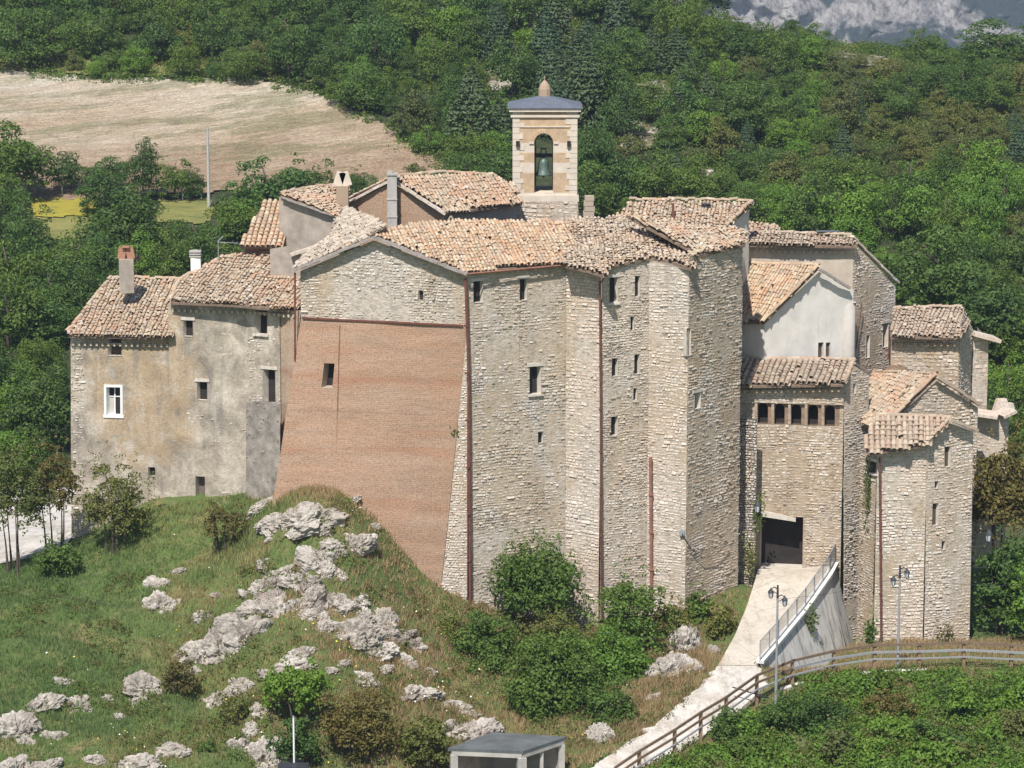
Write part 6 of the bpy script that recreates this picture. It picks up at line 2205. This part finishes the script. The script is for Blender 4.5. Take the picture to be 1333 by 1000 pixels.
BANK = [(1000, 905, 1120, 1000, 136.0, 'leaf_dark', 'dark green shrub on the bank directly below the nearer street lamp'), (1110, 900, 1200, 975, 137.4, 'leaf_brown', 'greyish withered shrub in the middle of the bank'),
        (1195, 885, 1290, 975, 138.2, 'leaf_mid', 'leafy shrub on the bank below the right half of the railing'), (1270, 890, 1370, 1000, 136.8, 'leaf_bright', 'fresh green shrub in the lower right corner'),
        (930, 955, 1020, 1020, 132.6, 'leaf_mid', 'low shrub beside the near end of the railing'), (1060, 960, 1180, 1030, 131.8, 'leaf_bright', 'bright shrub at the bottom of the bank'), (1180, 965, 1300, 1035, 131.6, 'leaf_olive', 'olive shrub at the bottom right of the bank')]
BR = random.Random(77)
for i in range(26):
    uu, vv = BR.uniform(930, 1330), BR.uniform(905, 1010)
    if vv < 880 + max(0, (1060 - uu) * .8):
        continue
    Yb = 141.6 - (vv - 880) * .085
    ww, hh = BR.uniform(30, 75), BR.uniform(26, 60)
    m_ = BR.choice(('leaf_bright', 'leaf_near', 'leaf_near', 'leaf_mid', 'leaf_olive', 'leaf_bright'))
    nmc = {'leaf_bright': 'light green', 'leaf_near': 'mid green', 'leaf_mid': 'darker green', 'leaf_olive': 'olive'}[m_]
    bush(uu - ww / 2, uu + ww / 2, vv - hh, vv, Yb, m_, nmc + ' tangled shrub in the thicket on the bank below the railing', BR.uniform(.06, .10), BR.uniform(.7, 1.3), 'shrub', 'shrub', 'bank shrubs, ' + nmc)
for u0, v0, u1, v1, Y, m_, lb in BANK:
    bush(u0, u1, v0, v1, Y, m_, lb, .085, 1.3)
# ------------------------------------------------------------------ retaining wall with coping and its railing
e = thing('retaining_wall', 'grey stained triangular retaining wall with white coping beside the ramp', 'wall', tuple(P(1040, 860, 146)))
mb = MB()
q = []
for p in RAMP_R:
    q.append((Vector((p.x + .12, p.y - .02, 0)), p.z + .10))
for (a, za), (b, zb) in zip(q[:-1], q[1:]):
    for i in range(6):
        p0 = a.lerp(b, i / 6); p1 = a.lerp(b, (i + 1) / 6)
        z0, z1 = za + (zb - za) * i / 6, za + (zb - za) * (i + 1) / 6
        n_ = Vector(((b - a).y, -(b - a).x, 0)).normalized()
        if n_.x < 0:
            n_ = -n_
        mb.face([p1 + Vector((0, 0, -3.6)) + n_ * 1.5, p0 + Vector((0, 0, -3.6)) + n_ * 1.5, p0 + Vector((0, 0, z0)) + n_ * .0, p1 + Vector((0, 0, z1))])
        mb.face([p0 + Vector((0, 0, -2.6)) - n_ * .3, p1 + Vector((0, 0, -2.6)) - n_ * .3, p1 + Vector((0, 0, z1)) - n_ * .3, p0 + Vector((0, 0, z0)) - n_ * .3])
mb.build('face', M['stained'], e)
mb = MB()
cpts = [a + Vector((0, 0, z + .07)) for a, z in q]
for a, b in zip(cpts[:-1], cpts[1:]):
    mb.beam(a, b + (b - a).normalized() * .02, .42, .16)
mb.build('coping', M['concrete_white'], e)
r_ = thing('ramp_railing', 'thin metal baluster railing on the white coping of the ramp', 'railing', tuple(cpts[2]))
cum = [0]
for a, b in zip(cpts[:-1], cpts[1:]):
    cum.append(cum[-1] + (b - a).length)
def along(pts, cm, s_):
    for i in range(len(pts) - 1):
        if s_ <= cm[i + 1] or i == len(pts) - 2:
            return pts[i].lerp(pts[i + 1], (s_ - cm[i]) / max(1e-6, cm[i + 1] - cm[i]))
tot = cum[-1]
np_ = 9
for i in range(np_ + 1):
    p = along(cpts, cum, tot * i / np_)
    mb = MB(); mb.tube([p, p + Vector((0, 0, 1.12))], .028, 6); mb.build('post', M['galv'], r_)
for hh in (.14, 1.08):
    mb = MB(); mb.tube([along(cpts, cum, tot * i / 24) + Vector((0, 0, hh)) for i in range(25)], .024, 6); mb.build('rail', M['galv'], r_)
mb = MB()
nb_ = int(tot / .15)
for i in range(nb_):
    p = along(cpts, cum, tot * (i + .5) / nb_)
    mb.tube([p + Vector((0, 0, .14)), p + Vector((0, 0, 1.08))], .009, 4, cap=False)
mb.build('balusters', M['galv'], r_)

# ------------------------------------------------------------------ wooden railing along the road
RL = [P(*c) for c in ((800, 1030, 129.6), (832, 1008, 130.7), (878, 980, 132.4), (912, 957, 133.9), (945, 937, 135.4), (985, 908, 137.9), (1031, 889, 139.8), (1085, 876, 141.2), (1138, 868, 142.0), (1196, 867, 142.2), (1254, 865, 142.4), (1316, 868, 142.3), (1400, 872, 142.3))]
rail = thing('road_railing', 'long brown wooden railing along the white road and below the lowest house', 'railing', tuple(RL[5]))
for i, p in enumerate(RL):
    g = min(h1(p.x, p.y), p.z)
    mb = MB(); mb.box((p.x, p.y, g - .4), .15, .15, p.z + 1.12 - g + .4, .3); mb.build('post', M['wood_brown'], rail)
for hh, w_, m_ in ((1.16, .13, 'wood'), (.78, .11, 'wood'), (.42, .07, 'galv')):
    for i, (a, b) in enumerate(zip(RL[:-1], RL[1:])):
        mb = MB()
        mm = 'galv' if hh == .78 and i > 5 else m_
        mb.beam(a + Vector((0, -.1, hh)), b + Vector((0, -.1, hh)) + (b - a).normalized() * .03, .07, w_)
        mb.build('rail', M[mm], rail)
mb = MB()
mb.beam(RL[5] + Vector((-1.2, .1, .5)), RL[5] + Vector((.6, -.3, .05)), .05); mb.build('brace', M['lamp_iron'], rail)
# low white kerb under the railing
kb = thing('kerb_wall', 'low white concrete kerb under the railing on the right', 'kerb', tuple(P(1120, 880, 141.7)))
KP = [P(1018, 898, 139.2), P(1060, 884, 140.8), P(1110, 878, 141.5), P(1160, 875, 141.8), P(1206, 873, 142.0)]
mb = MB()
for a, b in zip(KP[:-1], KP[1:]):
    mb.beam(a + Vector((0, 0, -.2)), b + Vector((0, 0, -.2)) + (b - a) * .01, .3, .55)
mb.build('kerb', M['concrete_white'], kb)

# ------------------------------------------------------------------ lamps and poles
def lantern(mb_i, mb_g, p, s=1.0):
    """hexagonal lantern whose bottom is at p"""
    mb_g.lathe(p + Vector((0, 0, .06 * s)), [(.11 * s, 0), (.18 * s, .38 * s)], 6)
    mb_i.lathe(p, [(.05 * s, 0), (.12 * s, .05 * s), (.12 * s, .07 * s)], 6)
    mb_i.lathe(p + Vector((0, 0, .44 * s)), [(.22 * s, 0), (.20 * s, .05 * s), (.09 * s, .2 * s), (.03 * s, .26 * s), (.02 * s, .34 * s)], 6)
    for k in range(6):
        a = 2 * PI * k / 6
        mb_i.beam(p + Vector((math.cos(a) * .12 * s, math.sin(a) * .12 * s, .06 * s)), p + Vector((math.cos(a) * .19 * s, math.sin(a) * .19 * s, .45 * s)), .025 * s)
def street_lamp(u, vb, vt, Y, label, flip=1):
    b = P(u, vb, Y); t = P(u, vt, Y)
    t = Vector((b.x, b.y, t.z))
    e = thing('street_lamp', label, 'street lamp', tuple(b), 'street lamps by the road')
    mb = MB(); mb.tube([b - Vector((0, 0, .5)), b + Vector((0, 0, .8)), t], [.075, .07, .05], 10); mb.build('pole', M['galv'], e)
    mb = MB(); mb.tube([t + Vector((0, 0, -.1)), t + Vector((0, 0, .55))], [.06, .045], 8)
    for s_, z_ in ((-1, .35), (1, -.05)):
        s2 = s_ * flip
        mb.tube([t + Vector((0, 0, z_)), t + Vector((s2 * .18, -.05, z_ + .12)), t + Vector((s2 * .34, -.1, z_ + .02))], .028, 6)
        mb.tube([t + Vector((0, 0, z_ - .25)), t + Vector((s2 * .2, -.05, z_ - .12)), t + Vector((s2 * .34, -.1, z_ + .0))], .02, 6)
    mb.build('bracket', M['lamp_iron'], e)
    for s_, z_ in ((-1, .02), (1, -.38)):
        mi, mg = MB(), MB()
        lantern(mi, mg, t + Vector((s_ * flip * .34, -.1, z_ - .12)), .72)
        o = mi.build('lantern', M['lamp_iron'], e)
        mg.build('glass', M['lamp_glass'], o)
street_lamp(1010, 912, 776, 137.6, 'street lamp standing in front of the ramp, near the white road')
street_lamp(1168.5, 868, 750, 142.4, 'street lamp standing in front of the lowest house, behind the railing', -1)
def wall_lantern(u, v, Y, wall_u, label):
    p = P(u, v, Y)
    e = thing('wall_lantern', label, 'lantern', tuple(p))
    mi, mg = MB(), MB()
    lantern(mi, mg, p, 1.0)
    o = mi.build('frame', M['lamp_iron'], e); mg.build('glass', M['lamp_glass'], o)
    wq = P(wall_u, v + 6, Y)
    mb = MB(); mb.tube([wq, (wq + p) / 2 + Vector((0, 0, -.12)), p + Vector((0, 0, .0))], .025, 6); mb.build('bracket', M['lamp_iron'], e)
wall_lantern(1287, 706, 151.6, 1262, 'old lantern on a bracket at the right edge of the lowest house')
wall_lantern(986, 668, 153.7, 975, 'lantern hanging on the shaded pier left of the gateway')
g = G(272, 272, 200, 420)
b = g if g is not None else P(272, 270, 255)
t = P(272, 168, b.y)
up = thing('utility_pole', 'slim pale utility pole standing in front of the ploughed field', 'utility pole', tuple(b))
mb = MB(); mb.tube([b - Vector((0, 0, .5)), Vector((b.x, b.y, t.z))], [.15, .09], 10); mb.build('pole', M['pole_pale'], up)
mb = MB(); mb.tube([Vector((b.x, b.y, t.z)), Vector((b.x, b.y, t.z + .12))], [.12, .05], 8); mb.build('cap', M['galv'], up)
b = P(383, 1004, 130.2); t = P(383, 934, 130.2)
wp = thing('thin_pole', 'thin white pole rising at the bottom edge in front of the dark scrub', 'pole', tuple(b))
mb = MB(); mb.tube([b - Vector((0, 0, 1)), Vector((b.x, b.y, t.z))], .045, 8); mb.build('shaft', M['white_paint'], wp)
mb = MB(); mb.tube([Vector((b.x, b.y, t.z)), Vector((b.x, b.y, t.z + .08))], [.055, .03], 8); mb.build('cap', M['galv'], wp)
cb = P(382, 1006, 129.8)
bx_ = thing('utility_box', 'dark flat-topped box at the foot of the thin white pole', 'box', tuple(cb))
mb = MB(); mb.box(cb - Vector((0, 0, .6)), 1.35, .7, .9, .0, 0, .97); mb.build('case', M['asphalt_dark'], bx_)
mb = MB(); mb.box(cb + Vector((0, 0, .302)), 1.42, .78, .07); mb.build('lid', M['lamp_iron'], bx_)
# fences of the meadow
def fence(pxs, label, n):
    P_ = [G(u, v, 200, 420) for u, v in pxs]
    e = thing('wire_fence', label, 'fence', tuple(P_[0]))
    for p in P_:
        mb = MB(); mb.tube([p - Vector((0, 0, .3)), p + Vector((.03, 0, 1.5))], .07, 6); mb.build('post', M['pole_pale'], e)
    for hh in (.5, .95, 1.35):
        mb = MB(); mb.tube([p + Vector((0, 0, hh)) for p in P_], .012, 4); mb.build('wire', M['galv'], e)
fence([(12, 254), (46, 254), (81, 255), (118, 254)], 'wire fence with pale posts behind the yellow flower meadow', 4)
fence([(212, 261), (228, 261), (238, 262), (262, 261)], 'short wire fence left of the foot of the utility pole', 4)
# tv aerial
t = P(284, 336, 156.5)
an = thing('tv_aerial', 'thin tv aerial on the roof of the crumbling plaster house', 'aerial', tuple(t))
tz = P(284, 314, 156.5)
mb = MB(); mb.tube([t - Vector((0, 0, .6)), tz], .022, 6); mb.build('mast', M['galv'], an)
mb = MB(); mb.tube([tz + Vector((-.05, 0, -.05)), tz + Vector((1.1, 0, -.12))], .018, 5)
for i in range(6):
    c = tz + Vector((.12 + .18 * i, 0, -.07))
    mb.tube([c - Vector((0, .3, 0)), c + Vector((0, .3, 0))], .011, 4)
mb.tube([tz + Vector((0, 0, 0)), tz + Vector((.28, 0, .28))], .03, 5)
mb.build('boom', M['galv'], an)
# flat-roofed shed at the bottom
zr = P(583, 972, 129.6).z
def onz(u, v, z):
    d = ray(u, v)
    return CAM + d * ((z - CAM.z) / d.z)
S = [onz(583, 974, zr), onz(681, 978, zr), onz(738, 959, zr), onz(641, 953, zr)]
sh = thing('shed', 'small concrete shed with a flat dark roof at the bottom edge', 'shed', tuple((S[0] + S[2]) / 2 - Vector((0, 0, 2.2))))
mb = MB()
cs = sum(S, Vector()) / 4
lo = [p - Vector((0, 0, .14)) for p in S]
mb.face(S); mb.face(lo[::-1])
for i in range(4):
    j = (i + 1) % 4
    mb.face([lo[i], lo[j], S[j], S[i]])
rf = mb.build('roof', M['shed_roof'], sh)
mb = MB()
ins = [cs + (p - cs) * .93 - Vector((0, 0, .145)) for p in S]
for i in range(4):
    j = (i + 1) % 4
    mb.beam(ins[i] - Vector((0, 0, .1)), ins[j] - Vector((0, 0, .1)), .18, .2)
mb.build('ring_beam', M['concrete'], sh)
ins2 = [cs + (p - cs) * .9 - Vector((0, 0, .34)) for p in S]
for t_, w_ in ((ins2[0], .32), (ins2[1], .4), (ins2[2], .3), (ins2[1].lerp(ins2[2], .5), .16)):
    mb = MB(); mb.box(t_ - Vector((0, 0, 2.6)), w_, w_, 2.595, .2); mb.build('pillar', M['concrete'], sh)
mb = MB()
mb.face([ins2[2] - Vector((0, 0, 2.6)), ins2[3] - Vector((0, 0, 2.6)), ins2[3], ins2[2]])
mb.face([ins2[3] - Vector((0, 0, 2.6)), ins2[0] - Vector((0, 0, 2.6)), ins2[0], ins2[3]])
mb.face([p - Vector((0, 0, 1.6)) for p in (ins2[0], ins2[1], ins2[2], ins2[3])])
mb.build('wall', M['stucco_grey'], sh)
# cables
def cable(a, b, sag, label, r=.008):
    e = thing('overhead_cable', label, 'cable', tuple(a))
    n = 14
    mb = MB(); mb.tube([a.lerp(b, i / n) - Vector((0, 0, sag * 4 * (i / n) * (1 - i / n))) for i in range(n + 1)], r, 4)
    mb.build('strand', M['cable'], e)
cable(P(20, 768, 138), P(330, 812, 137.5), .1, 'thin grey cable crossing the green meadow on the left')
cable(P(600, 801, 141), P(868, 833, 141), .05, 'thin cable crossing in front of the round bush by the wall')
cable(P(1168, 752, 142.4), P(1345, 762, 146), .15, 'thin cable running from the farther street lamp to the right edge')
cable(P(1010, 780, 137.6), P(1168, 752, 142.4), .2, 'thin cable between the two street lamps')

# ------------------------------------------------------------------ air
M['haze'] = bpy.data.materials.new('thin summer haze')
M['haze'].use_nodes = True
ht = M['haze'].node_tree
ht.nodes.remove(ht.nodes['Principled BSDF'])
pv = ht.nodes.new('ShaderNodeVolumePrincipled')
pv.inputs['Color'].default_value = (0.66, 0.81, 1.0, 1)
pv.inputs['Density'].default_value = 0.00017
pv.inputs['Anisotropy'].default_value = 0.2
ht.links.new(pv.outputs[0], ht.nodes['Material Output'].inputs['Volume'])
mb = MB()
mb.box((0, 1300, -420), 2600, 3400, 560)
hz = kind(mb.build('haze', M['haze']), 'stuff')
